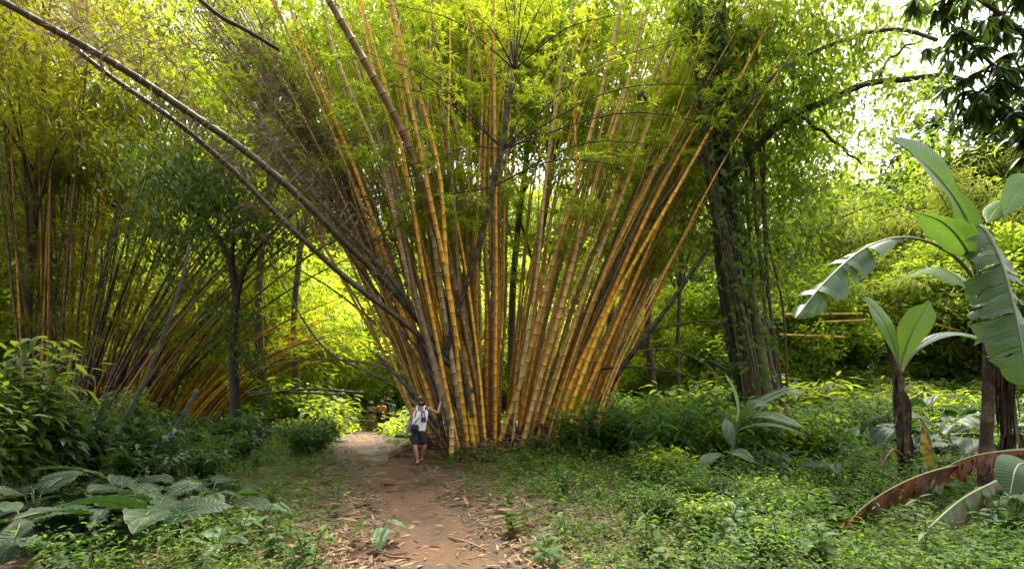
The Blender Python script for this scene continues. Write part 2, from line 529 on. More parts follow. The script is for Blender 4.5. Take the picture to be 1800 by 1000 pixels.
M['broad_mid'] = blade_mat('broad_blade_green', (.022, .055, .014), (.036, .078, .018), (.12, .25, .025), 0.42, 0.25, 26, spec=.3)
M['rib'] = plain('midrib', (.12, .17, .05), 0.45)
M['rib_dead'] = plain('dead_midrib', (.20, .15, .05), .6)
M['stalk'] = plain('stalk', (.05, .075, .022), 0.55)
M['bark_dark'] = bark_mat('bark_dark', (.010, .007, .005), (.042, .030, .02), (.030, .040, .018))
M['bark_brown'] = bark_mat('bark_brown', (.035, .02, .012), (.11, .062, .038), (.055, .055, .028))
M['bark_grey'] = bark_mat('bark_grey', (.06, .055, .04), (.16, .14, .10), (.08, .10, .05))
M['bark_moss'] = bark_mat('bark_moss', (.05, .055, .015), (.12, .125, .03), (.085, .06, .035))
M['bark_pale'] = bark_mat('bark_pale', (.03, .032, .02), (.10, .10, .075), (.03, .045, .018), scale=3.0, stretch=3.0)
M['fiber'] = bark_mat('banana_stem_fibre', (.010, .006, .004), (.085, .045, .026), (.19, .13, .075), scale=9, stretch=9, bump=1.0)
M['nest'] = plain('dark_nest', (.018, .014, .012), 0.9, bump=0.6)
M['leaf_airy'] = leaf_mat('leaf_airy', [(.045, .08, .016), (.07, .11, .02), (.10, .14, .026)], [(.22, .34, .02), (.32, .44, .025), (.46, .50, .03)], tfac=0.5)
M['leaf_shade'] = leaf_mat('leaf_shade', [(.025, .045, .014), (.04, .065, .018), (.055, .08, .022)], [(.10, .18, .015), (.16, .24, .02)], rough=.5, spec=.25, tfac=.4)
M['leaf_pale'] = leaf_mat('leaf_pale', [(.09, .13, .035), (.13, .17, .045), (.17, .19, .05)], [(.30, .42, .04), (.42, .50, .05), (.56, .56, .05)], tfac=0.5)
M['ground'] = ground_mat('forest_floor', [(0.3, (.03, .02, .012)), (0.55, (.075, .048, .028)), (0.75, (.12, .08, .045))], 1.6, 22.0, 0.8)
M['path'] = ground_mat('trodden_earth', [(0.28, (.038, .019, .009)), (0.5, (.080, .040, .018)), (0.75, (.13, .070, .034))], 0.9, 14.0, 0.8)

# ------------------------------------------------------------------ ground and path
xs = np.unique(np.concatenate([np.linspace(-90, -22, 24), np.linspace(-22, 22, 221), np.linspace(22, 90, 24)]))
ys = np.unique(np.concatenate([np.linspace(-6, 34, 201), np.linspace(34, 160, 40)]))
gx, gy = np.meshgrid(xs, ys)
gz = hg(gx, gy)
mb = MB()
nx_, ny_ = len(xs), len(ys)
i = np.arange(ny_ - 1)[:, None] * nx_; j = np.arange(nx_ - 1)[None]
mb.add(np.stack([gx, gy, gz], -1).reshape(-1, 3), [np.stack([i + j, i + j + 1, i + nx_ + j + 1, i + nx_ + j], -1).reshape(-1, 4)])
o = mb.build('ground', M['ground']); tag(o, None, None, kind='structure')

mb = MB()
yy = np.linspace(-4, 40, 420); uu = np.linspace(-1, 1, 25)
px_ = path_x(yy)[:, None] + uu[None] * 0.70
py_ = np.repeat(yy[:, None], 25, 1)
wob = 0.10 * np.sin(yy * 2.3)[:, None] + 0.07 * np.sin(yy * 5.7 + 1)[:, None]
ed = np.abs(uu)[None] + wob * np.sign(uu)[None] * 0.6
pz_ = hraw(px_, py_) - 0.035 - 0.10 * sstep(0.62, 1.0, ed) + 0.012 * np.sin(px_ * 9 + py_ * 4) + 0.010 * np.sin(px_ * 17 - py_ * 11) - 0.02 * (1 - sstep(0.1, 0.5, np.abs(uu)))[None]
i = np.arange(419)[:, None] * 25; j = np.arange(24)[None]
mb.add(np.stack([px_, py_, pz_], -1).reshape(-1, 3), [np.stack([i + j, i + j + 1, i + 25 + j + 1, i + 25 + j], -1).reshape(-1, 4)])
o = mb.build('path', M['path']); tag(o, None, None, kind='structure')


# ------------------------------------------------------------------ bamboo
def culm_mesh(mb, ctrl, r0, inode, taper=0.62, sides=9, closed_top=True):
    pts = catmull(ctrl, 120)
    s = arclen(pts); Ltot = s[-1]
    nodes = []
    q = 0.08; k = 0
    while q < Ltot - 0.05:
        nodes.append(q); f = 0.62 + 0.5 * min(1, k / 6.0); q += inode * f * (1 + 0.10 * math.sin(k * 1.7 + r0 * 900)); k += 1
    S = [0.0]; A = [0.5]; RR = [1.05]
    for k, q in enumerate(nodes):
        nx = nodes[k + 1] if k + 1 < len(nodes) else q + inode
        for ds, da, rr in ((-0.022, -0.022 / inode, 1.0), (-0.004, -0.004 / inode, 1.10), (0.008, 0.008 / inode, 1.15), (0.024, 0.024 / inode, 1.02)):
            S.append(q + ds); A.append(k + 1 + da); RR.append(rr)
        S.append((q + nx) / 2); A.append(k + 1.5); RR.append(0.965)
    S = np.clip(np.array(S), 0, Ltot); A = np.array(A); RR = np.array(RR)
    c = np.stack([np.interp(S, s, pts[:, k]) for k in range(3)], 1)
    rad = r0 * RR * (1 - taper * (S / Ltot) ** 1.4)
    keep = np.concatenate([[True], np.diff(S) > 1e-4])
    mb.tube(c[keep], rad[keep], sides, along=A[keep])
    return pts


def bamboo_sprays(twigs, leaves, pts, t0, t1, nb, blen, llen, rg, per=7, sprays=10, upb=0.35, droop=0.5, tw=0.008):
    """Side branches with fans of narrow leaves along a culm's upper part."""
    s = arclen(pts)
    for b in range(nb):
        t = rg.uniform(t0, t1)
        p = np.array([np.interp(t * s[-1], s, pts[:, k]) for k in range(3)])
        d = rdir(1, rg, -0.15, 0.8)[0]; d[2] += upb; d = d / np.linalg.norm(d)
        L = blen * rg.uniform(0.5, 1.3)
        n = 7
        u = np.linspace(0, 1, n)[:, None]
        br = p + d * L * u + np.array([0, 0, -droop * L]) * u ** 2.2
        twigs.tube(br, tw * np.linspace(1, 0.3, n), 3, cap=False)
        ns = max(3, int(sprays * rg.uniform(0.7, 1.3)))
        q = rg.uniform(0.2, 1.0, ns)
        bp = np.stack([np.interp(q, u[:, 0], br[:, k]) for k in range(3)], 1)
        sd = norm(rdir(ns, rg, -0.6, 0.5) + d * 0.5)
        tl = rg.uniform(0.12, 0.45, ns) * min(1.2, blen)
        tip = bp + sd * tl[:, None]; tip[:, 2] -= tl * 0.25
        # leaves fan around each twig's tip
        idx = np.repeat(np.arange(ns), per)
        f = rg.uniform(0.25, 1.0, ns * per)
        lb = bp[idx] * (1 - f)[:, None] + tip[idx] * f[:, None]
        ld = norm(sd[idx] + rg.normal(0, 0.55, (ns * per, 3)) + np.array([0, 0, -0.25]))
        lu = norm(rg.normal(0, 0.45, (ns * per, 3)) + np.array([0, 0, 1.0]))
        ln = llen * rg.uniform(0.6, 1.25, ns * per)
        add_leaves(leaves, lb, ld, lu, ln, ln * rg.uniform(0.055, 0.085, ns * per), T4, rg.uniform(0.05, 0.35, ns * per))


GOLD = [(.86, .40, .015), (.78, .34, .014), (.90, .48, .02), (.68, .28, .015), (.62, .42, .04), (.82, .40, .03)]
TAN = [(.50, .33, .14), (.60, .38, .12), (.46, .34, .19), (.58, .33, .08)]
BROWN = [(.20, .11, .04), (.17, .105, .05), (.26, .15, .05)]
MOSSY = [(.085, .075, .035), (.07, .055, .03), (.10, .095, .045)]

clump = thing('bamboo_clump', 'giant golden bamboo clump fanning up beside the dirt path, a man leaning on it', 'bamboo', (0, 15.3, 0))
CO = np.array([0, 15.3, 0])


def add_culm(par, origin, ctrl, r0, inode, color, label=None, leaf=None, taper=0.6, sides=9, name='culm', leafmat='bam_leaf', seed=0, dry=None):
    mb = MB()
    ctrl = [np.asarray(c, float) - origin for c in ctrl]
    pts = culm_mesh(mb, ctrl, r0, inode, taper, sides)
    o = mb.build(name, M['culm'], par, label=label, color=color)
    rg = np.random.default_rng(seed)
    if leaf:
        tw, lv = MB(), MB()
        bamboo_sprays(tw, lv, pts, rg=rg, **leaf)
        tw.join(lv).build2('foliage', M['twig'], M[leafmat], o)
    if dry:
        tw, lv = MB(), MB()
        bamboo_sprays(tw, lv, pts, rg=rg, **dry)
        tw.join(lv).build2('dry_foliage', M['twig_pale'], M['dry_leaf'], o)
    return o


LEANX = np.array([735, 770, 800, 840, 865, 890, 930, 960, 1000, 1060])
LEAND = np.array([-8.2, -5.4, -3.2, -1.5, -0.1, 1.7, 3.8, 5.4, 5.6, 5.4])
n_culm = 0


BULK = MB(); BULK_TW = MB(); BULK_LV = MB()


def fan_culm(bx, by, color, seed, leafy, r=None, lean_add=0.0, h=None, bulk=False):
    rg = np.random.default_rng(seed)
    px = 900 + bx / by * FPX
    lean = np.interp(px, LEANX, LEAND) + rg.normal(0, 0.45) + lean_add
    leany = (by - 15.3) * 0.9 + rg.normal(0, 0.8)
    H = h or rg.uniform(12.5, 16.5)
    zb = float(hg(bx, by)) - 0.1
    ctrl = []
    wob = rg.normal(0, 0.10, (6, 2))
    curve = rg.uniform(1.0, 1.35)
    for k, z in enumerate([0, 0.14, 0.32, 0.55, 0.8, 1.0]):
        f = (z * H / 13.0) ** curve
        ctrl.append((bx + lean * f + wob[k, 0] * z * 2, by + leany * f + wob[k, 1] * z * 2, zb + H * z - 0.8 * abs(lean) / 6 * z ** 2))
    leaf = dict(t0=0.52 if lean < -3 else 0.42, t1=1.0, nb=leafy, blen=1.5, llen=0.175, per=11, sprays=17) if leafy else None
    if bulk:
        pts = culm_mesh(BULK, [np.asarray(c, float) - CO for c in ctrl], r, rg.uniform(.24, .32), .6, 7)
        bamboo_sprays(BULK_TW, BULK_LV, pts, rg=rg, **leaf)
        return
    add_culm(clump, CO, ctrl, r or rg.uniform(0.046, 0.078), rg.uniform(0.25, 0.34), color, leaf=leaf, seed=seed)


# left half of the fan, back row to front row
k = 0
for row, (yb, n, x0, x1) in enumerate(((16.9, 15, -2.7, -0.5), (15.6, 15, -2.45, -0.5), (14.3, 13, -1.9, -0.4))):
    for q in range(n):
        x = x0 + (x1 - x0) * (q + rng.uniform(0.1, 0.9)) / n
        y = yb + rng.uniform(-0.5, 0.5) + (0.5 if x < -2.1 else 0)
        u = rng.random()
        pal = (GOLD if u < 0.45 else TAN if u < 0.68 else BROWN)
        if row == 2 and u < 0.6: pal = GOLD if u < 0.42 else BROWN
        fan_culm(x, y, pal[rng.integers(len(pal))], 100 + k, 10 if row < 2 else 6)
        k += 1
# right half, more upright rows leaning to the right
for row, (yb, n, x0, x1) in enumerate(((17.2, 12, 0.2, 2.9), (16.0, 13, 0.0, 2.7), (14.7, 11, -0.1, 1.5))):
    for q in range(n):
        x = x0 + (x1 - x0) * (q + rng.uniform(0.1, 0.9)) / n
        y = yb + rng.uniform(-0.5, 0.5)
        u = rng.random()
        pal = (TAN if u < 0.5 else GOLD if u < 0.82 else BROWN)
        if x > 1.9 and u < 0.75: pal = GOLD
        fan_culm(x, y, pal[rng.integers(len(pal))], 300 + k, 12 if row < 2 else 6)
        k += 1

for q in range(105):             # the many further culms of the fan, mostly behind
    u = rng.random(); x = rng.uniform(-2.55, 2.6); y = rng.uniform(14.6, 17.4) - (.5 if abs(x) > 2 else 0)
    if -.5 < x < .1: y = rng.uniform(15.6, 17.4)
    fan_culm(x, y, None, 1000 + q, 4, rng.uniform(.030, .058), rng.normal(0, .5), bulk=True)
o = BULK.build('culm', M['culm'], clump, color=(.58, .32, .06)); o['kind'] = 'stuff'
BULK_TW.join(BULK_LV).build2('foliage', M['twig'], M['bam_leaf'], clump)['kind'] = 'stuff'

# named culms that the eye picks out
DRY = dict(t0=0.3, t1=1.0, nb=34, blen=2.0, llen=0.26, per=4, sprays=7, droop=0.15, tw=0.009, upb=.6)
spec = [
    # ctrl (px, py, Y), radius, colour, label, leaf kwargs, dry kwargs
    ([(858, 790, 15.2), (815, 560, 14.2), (762, 390, 13.3), (715, 250, 12.5), (650, 125, 11.8), (572, -10, 11.2), (520, -110, 10.8)], .125, BROWN[0],
     'thick brown culm bending up to the left across the clump', dict(t0=0.55, t1=1, nb=6, blen=1.2, llen=.2), None),
    ([(866, 800, 14.6), (867, 560, 14.4), (868, 300, 14.2), (866, 0, 14.0), (864, -150, 13.9)], .085, (.17, .085, .03), 'straight dark brown culm in the middle of the clump', None, None),
    ([(780, 640, 14.0), (800, 560, 13.8), (845, 420, 13.4), (880, 265, 12.9), (904, 120, 12.4)], .082, (.045, .035, .022), 'dark broken off culm slanting over the golden culms', None, 'rays'),
    ([(820, 670, 14.3), (720, 575, 13.4), (610, 490, 12.4), (505, 395, 11.6), (415, 305, 11.0), (310, 215, 10.4), (195, 135, 10.0), (100, 60, 9.6)], .078, MOSSY[1],
     'long dark culm arching low to the left', None, DRY),
    ([(800, 640, 14.9), (690, 510, 13.6), (590, 410, 12.4), (520, 340, 11.6), (430, 265, 10.9), (335, 200, 10.2), (230, 130, 9.6), (130, 72, 9.1), (0, 0, 8.6), (-90, -60, 8.2)], .10, MOSSY[0],
     'thick mossy culm arching far out to the upper left', None, DRY),
    ([(1025, 755, 15.0), (1098, 640, 14.6), (1170, 545, 14.2), (1252, 425, 13.7)], .085, (.035, .028, .02), 'black dead culm leaning out to the right', None, None),
    ([(985, 680, 15.4), (1045, 540, 15.0), (1110, 430, 14.6), (1205, 303, 14.1), (1290, 212, 13.6), (1370, 125, 13.2), (1480, 72, 12.8), (1575, 52, 12.4), (1660, 75, 12.0)], .075, MOSSY[1],
     'long dark culm reaching past the vine covered tree', dict(t0=.6, t1=1, nb=10, blen=1.0, llen=.17), None),
    ([(830, 690, 14.4), (760, 590, 14.0), (680, 480, 13.6), (600, 395, 13.2), (540, 330, 12.9), (480, 250, 12.5), (440, 170, 12.2)], .09, MOSSY[2], 'mossy grey green culm leaning left', None, DRY),
    ([(960, 750, 15.0), (1010, 620, 14.9), (1075, 450, 14.8), (1150, 300, 14.7), (1222, 172, 14.6), (1275, 80, 14.5), (1330, -30, 14.4)], .09, (.62, .31, .04),
     'bright orange culm leaning to the right', dict(t0=.62, t1=1, nb=10, blen=1.1, llen=.2), None),
    ([(985, 745, 15.3), (1030, 620, 15.2), (1095, 450, 15.1), (1165, 310, 15.0), (1225, 205, 14.9), (1290, 80, 14.8), (1345, -30, 14.7)], .085, (.55, .28, .05), None,
     dict(t0=.62, t1=1, nb=8, blen=1.1, llen=.2), None),
    ([(872, 795, 14.5), (925, 640, 14.5), (970, 470, 14.5), (1020, 300, 14.5), (1060, 150, 14.5), (1095, 0, 14.5)], .085, (.52, .29, .06), None, dict(t0=.55, t1=1, nb=8, blen=1.1, llen=.2), None),
    ([(842, 800, 14.4), (822, 650, 14.4), (785, 480, 14.5), (740, 330, 14.6), (712, 200, 14.7), (690, 50, 14.8), (675, -80, 14.9)], .085, (.68, .36, .02),
     'bright yellow culm at the front of the clump', dict(t0=.6, t1=1, nb=7, blen=1.1, llen=.2), None),
]
for q, (c, r, colr, lab, leaf, dry) in enumerate(spec):
    ctrl = [P(*w) for w in c]
    ctrl[0][2] = max(ctrl[0][2], -0.1)
    rays = dry == 'rays'
    o = add_culm(clump, CO, ctrl, r, 0.36, colr, lab, dict(per=7, sprays=9, **leaf) if leaf else None, 0.45 if not rays else 0.3, 10, seed=700 + q, dry=None if rays else dry)
    if rays:            # long thin live side shoots that fan out of the broken tip and of one node below
        tw, lv = MB(), MB(); rg = np.random.default_rng(5)
        for (px, py, Y), ends in (((904, 122, 12.4), ((985, -40), (880, -40), (905, -60), (925, -60), (945, -50), (1090, 25), (700, 10), (830, 20))),
                                  ((884, 262, 12.9), ((1190, 70), (1290, 150), (1330, 240), (690, 150), (740, 300), (1080, 0), (640, 90))),
                                  ((862, 330, 13.1), ((1090, 290), (1190, 260), (660, 430)))):
            for ex, ey in ends:
                a, b_ = P(px, py, Y), P(ex, ey, Y - rg.uniform(-0.8, 1.2))
                mid = (a + b_) / 2 + np.array([0, 0, 0.12 * np.linalg.norm(b_ - a)])
                pp = catmull([a - CO, mid - CO, b_ - CO], 12)
                tw.tube(pp, 0.021 * np.linspace(1, 0.35, 12), 5, cap=False)
                bamboo_sprays(tw, lv, pp, 0.35, 1.0, 5, 0.55, 0.2, rg, per=6, sprays=5, droop=0.3, tw=0.006)
        tw.join(lv).build2('foliage', M['bark_dark'], M['bam_leaf'], o)

for q, (c, r, colr, lab) in enumerate([([(794, 802, 13.25), (794, 760, 13.25), (793, 712, 13.25)], .072, TAN[1], 'short cut off culm stump beside the man'),
                                       ([(803, 797, 13.5), (779, 705, 13.15), (755, 610, 13.3), (722, 480, 13.6), (690, 300, 14.0), (640, 60, 14.5)], .085, BROWN[1], 'brown culm under the hand of the man')]):
    add_culm(clump, CO, [P(*w) for w in c], r, .3, colr, lab, taper=.1 if q == 0 else .5, seed=740 + q)
# low thin culms arching out of the clump's left foot and right foot
arcs = [
    ([(745, 680, 15.6), (655, 640, 16.4), (540, 632, 17.2), (440, 655, 18.0), (395, 690, 18.4)], .05, (.16, .14, .05)),
    ([(752, 690, 15.4), (650, 655, 16.6), (560, 600, 17.4), (470, 450, 18.2), (440, 380, 18.6)], .045, (.10, .085, .035)),
    ([(748, 700, 15.4), (690, 600, 15.8), (600, 520, 16.4), (520, 470, 17.0)], .05, (.13, .11, .045)),
    ([(1050, 690, 16.5), (1100, 600, 16.2), (1170, 575, 16.0), (1250, 565, 15.8), (1330, 590, 15.6)], .05, (.14, .12, .04)),
    ([(1050, 700, 16.5), (1110, 625, 16.4), (1180, 615, 16.3), (1240, 640, 16.2), (1275, 680, 16.1)], .035, (.16, .16, .05)),
    ([(1045, 650, 16.0), (1110, 645, 15.6), (1190, 655, 15.2), (1250, 668, 14.8)], .04, (.06, .055, .03)),
]
for q, (c, r, colr) in enumerate(arcs):
    add_culm(clump, CO, [P(*w) for w in c], r, 0.3, colr, None, dict(t0=.4, t1=1, nb=6, blen=.8, llen=.18, per=6, sprays=5), .6, 7, seed=760 + q, name='arching_culm')
rg = np.random.default_rng(771)
for q in range(34):             # thin brown culms arching out to the left above the path
    f = rg.uniform(0, 1); dx, dy = rg.normal(0, 12, 2)
    A = [(790, 690, 15.0), (700, 560, 14.6), (610, 430, 14.0), (520, 310, 13.4), (420, 190, 12.8), (300, 60, 12.2)]
    B = [(775, 700, 15.6), (680, 480, 15.4), (600, 320, 15.0), (520, 180, 14.6), (440, 40, 14.2), (380, -60, 14.0)]
    c = [P(a[0] * (1 - f) + b[0] * f + dx * (k / 3) + rg.normal(0, 5), a[1] * (1 - f) + b[1] * f + dy * (k / 3), a[2] * (1 - f) + b[2] * f + rg.normal(0, .1)) for k, (a, b) in enumerate(zip(A, B))]
    add_culm(clump, CO, c, rg.uniform(.018, .045), .3, [BROWN[0], BROWN[1], TAN[0], MOSSY[2], (.24, .17, .08)][q % 5], None, dict(t0=.55, t1=1, nb=4, blen=1.0, llen=.17, per=8, sprays=8) if q % 2 else None, .6, 7, seed=780 + q, name='arching_culm',
             dry=dict(t0=.3, t1=1, nb=14, blen=1.6, llen=.22, per=3, sprays=6, droop=.1, tw=.007, upb=.5))
# old sheaths and broken stubs at the clump's foot
rg = np.random.default_rng(91)
for q in range(9):             # tangle at the left foot, its shadow put into the near-black culm colours
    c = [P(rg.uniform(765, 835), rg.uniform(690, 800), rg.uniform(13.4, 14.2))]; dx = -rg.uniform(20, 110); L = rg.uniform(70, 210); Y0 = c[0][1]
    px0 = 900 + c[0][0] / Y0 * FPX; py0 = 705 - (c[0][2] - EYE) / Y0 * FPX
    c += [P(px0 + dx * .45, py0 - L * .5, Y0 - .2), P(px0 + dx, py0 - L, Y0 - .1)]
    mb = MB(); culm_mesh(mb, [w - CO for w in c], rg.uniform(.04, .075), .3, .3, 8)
    mb.build('shaded_culm', M['culm'], clump, color=[(.05, .035, .02), (.08, .05, .03), (.035, .028, .02)][q % 3])
for q in range(26):
    x = rg.uniform(-2.3, 2.4); y = 15.0 + rg.uniform(-1.5, 1.2)
    z = float(hg(x, y)); L = rg.uniform(0.3, 1.3); d = rdir(1, rg, 0.35, 0.95)[0]
    mb = MB(); mb.tube(np.array([[x, y, z - .05], np.array([x, y, z]) + d * L * .5, np.array([x, y, z]) + d * L]) - CO, [rg.uniform(.03, .065)] * 3, 8)
    mb.build('stub', M['bark_dark'], clump)


# ------------------------------------------------------------------ shaded bamboo clumps on the left
def far_clump(label, cx, cy, n, spread, lean_fn, H, seed, pal, leafmat, r=.05, nb=3):
    t = thing('bamboo_clump', label, 'bamboo', (cx, cy, 0))
    rg = np.random.default_rng(seed); O = np.array([cx, cy, 0.0])
    tw, lv = MB(), MB()
    for q in range(n):
        u = (q + rg.random()) / n
        bx = cx + (u - 0.5) * 2 * spread + rg.normal(0, .15); by = cy + rg.uniform(-1.3, 1.3)
        lean, sag = lean_fn(u, rg)
        h = H * rg.uniform(.75, 1.1)
        zb = float(hg(bx, by)) - .1
        yl = rg.normal(0, .9); ctrl = [(bx + lean * (z ** 1.15) * h, by + yl * z, zb + h * z * (1 - sag * z)) for z in (0, .2, .45, .7, 1.0)]
        mb = MB()
        pts = culm_mesh(mb, [np.array(c) - O for c in ctrl], r * rg.uniform(.7, 1.3), rg.uniform(.28, .38), .65, 6)
        mb.build('culm', M['culm'], t, color=pal[rg.integers(len(pal))])
        bamboo_sprays(tw, lv, pts, 0.3, 1.0, nb, 1.5, .19, rg, per=8, sprays=15, droop=.5, tw=.008)
    tw.join(lv).build2('foliage', M['twig'], M[leafmat], t)
    return t


GL = [(.46, .21, .02), (.26, .12, .02), (.07, .04, .015), (.04, .026, .015), (.03, .02, .012)]  # dark tones paint the backlit silhouettes into the culm colours
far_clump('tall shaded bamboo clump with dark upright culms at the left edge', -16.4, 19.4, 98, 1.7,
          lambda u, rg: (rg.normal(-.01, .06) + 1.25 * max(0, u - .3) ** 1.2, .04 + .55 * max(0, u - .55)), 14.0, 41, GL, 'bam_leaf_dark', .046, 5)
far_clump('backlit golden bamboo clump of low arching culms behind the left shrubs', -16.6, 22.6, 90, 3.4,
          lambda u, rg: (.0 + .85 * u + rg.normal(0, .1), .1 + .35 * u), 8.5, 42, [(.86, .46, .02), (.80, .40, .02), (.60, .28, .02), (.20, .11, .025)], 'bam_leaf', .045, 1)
# fallen bamboo culms: horizontal ones left of the path and the golden ones far right
fallen = [
    ([(440, 695, 18.5), (540, 684, 18.8), (640, 690, 19.2)], .045, (.07, .05, .025), 'brown bamboo culm lying level above the shrubs left of the path, upper one'),
    ([(430, 690, 18.7), (530, 690, 19.0), (620, 694, 19.4)], .04, (.05, .036, .02), 'dark bamboo culm lying level above the shrubs left of the path, lower one'),
    ([(545, 729, 23.5), (625, 737, 23.2), (660, 741, 23.0)], .018, (.06, .05, .025), 'thin bamboo pole lying level in front of the far hikers'),
    ([(1360, 553, 24.0), (1520, 551, 24.5)], .06, (.75, .42, .06), 'golden fallen culm on the far slope, highest of them'),
    ([(1440, 566, 24.0), (1530, 562, 24.4)], .05, (.72, .38, .05), 'short golden fallen culm just under the highest one on the far slope'),
    ([(1370, 588, 23.5), (1490, 592, 23.8)], .05, (.75, .42, .06), 'golden fallen culm lowest on the far slope, left of the young banana leaves'),
    ([(1625, 565, 23.0), (1690, 582, 23.0)], .06, (.75, .40, .05), 'golden fallen culm on the far slope, right of the young banana leaves'),
]
for c, r, colr, lab in fallen:
    mb = MB(); culm_mesh(mb, [P(*w) for w in c], r, .4, .2, 8)
    o = mb.build('fallen_culm', M['culm'], None, color=colr); tag(o, lab, 'bamboo culm', 'fallen bamboo culms')


# ------------------------------------------------------------------ trees
def crown_geo(seed, cz, rx, rz, nclump, per, L, wf, droop=0.2, rcl=0.8, zcut=-1.0, upz=0.1, tmpl=T4):
    rg = np.random.default_rng(seed)
    mb = MB()
    c = rdir(nclump, rg, zcut, 1) * (rg.uniform(0.35, 1.0, nclump) ** 0.6)[:, None]
    c = c * np.array([rx, rx, rz]) * (1 + 0.18 * np.sin(c[:, :1] * 5 + seed))
    c[:, 2] += cz
    for k in range(nclump):
        n = int(per * rg.uniform(.5, 1.4)); r = rcl * rg.uniform(.6, 1.3)
        q = rdir(n, rg) * (rg.uniform(0, 1, n) ** .5)[:, None] * np.array([r, r, r * .62]) + c[k]
        d = norm(norm(q - c[k]) * .7 + rg.normal(0, .6, (n, 3)) + np.array([0, 0, upz - droop]))
        up = norm(rg.normal(0, .5, (n, 3)) + np.array([0, 0, 1.]))
        ln = L * rg.uniform(.6, 1.3, n)
        add_leaves(mb, q, d, up, ln, ln * wf * rg.uniform(.8, 1.2, n), tmpl, rg.uniform(0, droop * 1.2, n))
    return mb, c


def trunk_geo(seed, H, r, clumps, lean=0.3, lim=14):
    rg = np.random.default_rng(seed + 1000); mb = MB()
    top = np.array([rg.normal(0, lean), rg.normal(0, lean), H])
    main = catmull([(0, 0, -.25), (rg.normal(0, .12), rg.normal(0, .12), H * .3), (top[0] * .5 + rg.normal(0, .2), top[1] * .5, H * .65), top], 20)
    rad = r * (1 - .75 * np.linspace(0, 1, 20)); rad[0] *= 1.5; rad[1] *= 1.12
    mb.tube(main, rad, 9)
    pick = clumps[rg.permutation(len(clumps))[:lim]]
    for c in pick:
        t = np.clip((c[2] - rg.uniform(1.0, 3.0) * H / 12) / H, .25, .95)
        k = int(t * 19); a = main[k]
        m = a * .45 + c * .55 + np.array([0, 0, .12 * np.linalg.norm(c - a)])
        mb.tube(catmull([a, m, c], 9), rad[k] * .5 * np.linspace(1, .2, 9), 5, cap=False)
    return mb


VAR = {}
def tree_var(key, seed, H, cz, rx, rz, ncl, per, L, wf, leafmat, barkmat, r=.22, **kw):
    mb, c = crown_geo(seed, cz, rx, rz, ncl, per, L, wf, **kw)
    VAR[key] = (trunk_geo(seed, H, r, c).mesh('trunk', M[barkmat]), mb.mesh('crown', M[leafmat]), H)


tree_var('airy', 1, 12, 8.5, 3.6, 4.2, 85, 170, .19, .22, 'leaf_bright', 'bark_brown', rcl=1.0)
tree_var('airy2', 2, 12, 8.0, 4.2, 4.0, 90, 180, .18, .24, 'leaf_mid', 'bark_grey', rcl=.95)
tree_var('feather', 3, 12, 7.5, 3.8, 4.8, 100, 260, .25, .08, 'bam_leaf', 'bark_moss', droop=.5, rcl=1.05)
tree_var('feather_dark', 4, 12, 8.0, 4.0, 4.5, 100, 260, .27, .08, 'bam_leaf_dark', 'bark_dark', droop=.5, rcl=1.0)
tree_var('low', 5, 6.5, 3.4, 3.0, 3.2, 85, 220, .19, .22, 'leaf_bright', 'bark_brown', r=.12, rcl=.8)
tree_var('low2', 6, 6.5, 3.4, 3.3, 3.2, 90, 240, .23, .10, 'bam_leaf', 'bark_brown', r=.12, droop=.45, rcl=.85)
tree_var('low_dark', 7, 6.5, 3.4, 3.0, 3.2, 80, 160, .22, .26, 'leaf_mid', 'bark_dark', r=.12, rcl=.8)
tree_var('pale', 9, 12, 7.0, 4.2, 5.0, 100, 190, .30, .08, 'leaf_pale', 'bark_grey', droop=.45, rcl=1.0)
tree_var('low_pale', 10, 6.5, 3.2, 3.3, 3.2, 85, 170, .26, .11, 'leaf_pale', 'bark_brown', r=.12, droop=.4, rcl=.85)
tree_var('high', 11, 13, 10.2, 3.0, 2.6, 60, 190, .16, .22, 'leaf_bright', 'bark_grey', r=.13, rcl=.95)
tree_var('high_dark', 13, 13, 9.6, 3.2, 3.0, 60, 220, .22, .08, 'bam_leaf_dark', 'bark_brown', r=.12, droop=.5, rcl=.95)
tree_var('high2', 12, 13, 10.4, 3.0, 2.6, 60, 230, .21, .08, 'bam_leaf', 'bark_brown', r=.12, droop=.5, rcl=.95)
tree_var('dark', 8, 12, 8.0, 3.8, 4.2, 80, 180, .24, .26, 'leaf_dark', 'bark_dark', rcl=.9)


def put_tree(key, px, Y, top_py, label, group, name='tree', rz=None, sx=1.0):
    tr, cr, H = VAR[key]
    x = (px - 900) / FPX * Y; z0 = float(hg(x, Y))
    ztop = EYE + (705 - top_py) / FPX * Y
    s = (ztop - z0) / (H * 1.02)
    t = thing(name, label, 'tree', (x, Y, z0), rng.uniform(0, 6.28) if rz is None else rz, group, (s * sx, s * sx, s))
    link('trunk', tr, t); link('crown', cr, t)
    return t


LB = 'bright yellow green tree glowing in the forest behind the bamboo clump'
LL = 'feathery dark tree in the shaded forest behind the left bamboo'
LR = 'pale green leafy tree on the rising ground at the right'
LBush = 'low bright bush tree at the forest floor behind the path and clump'
bg = []
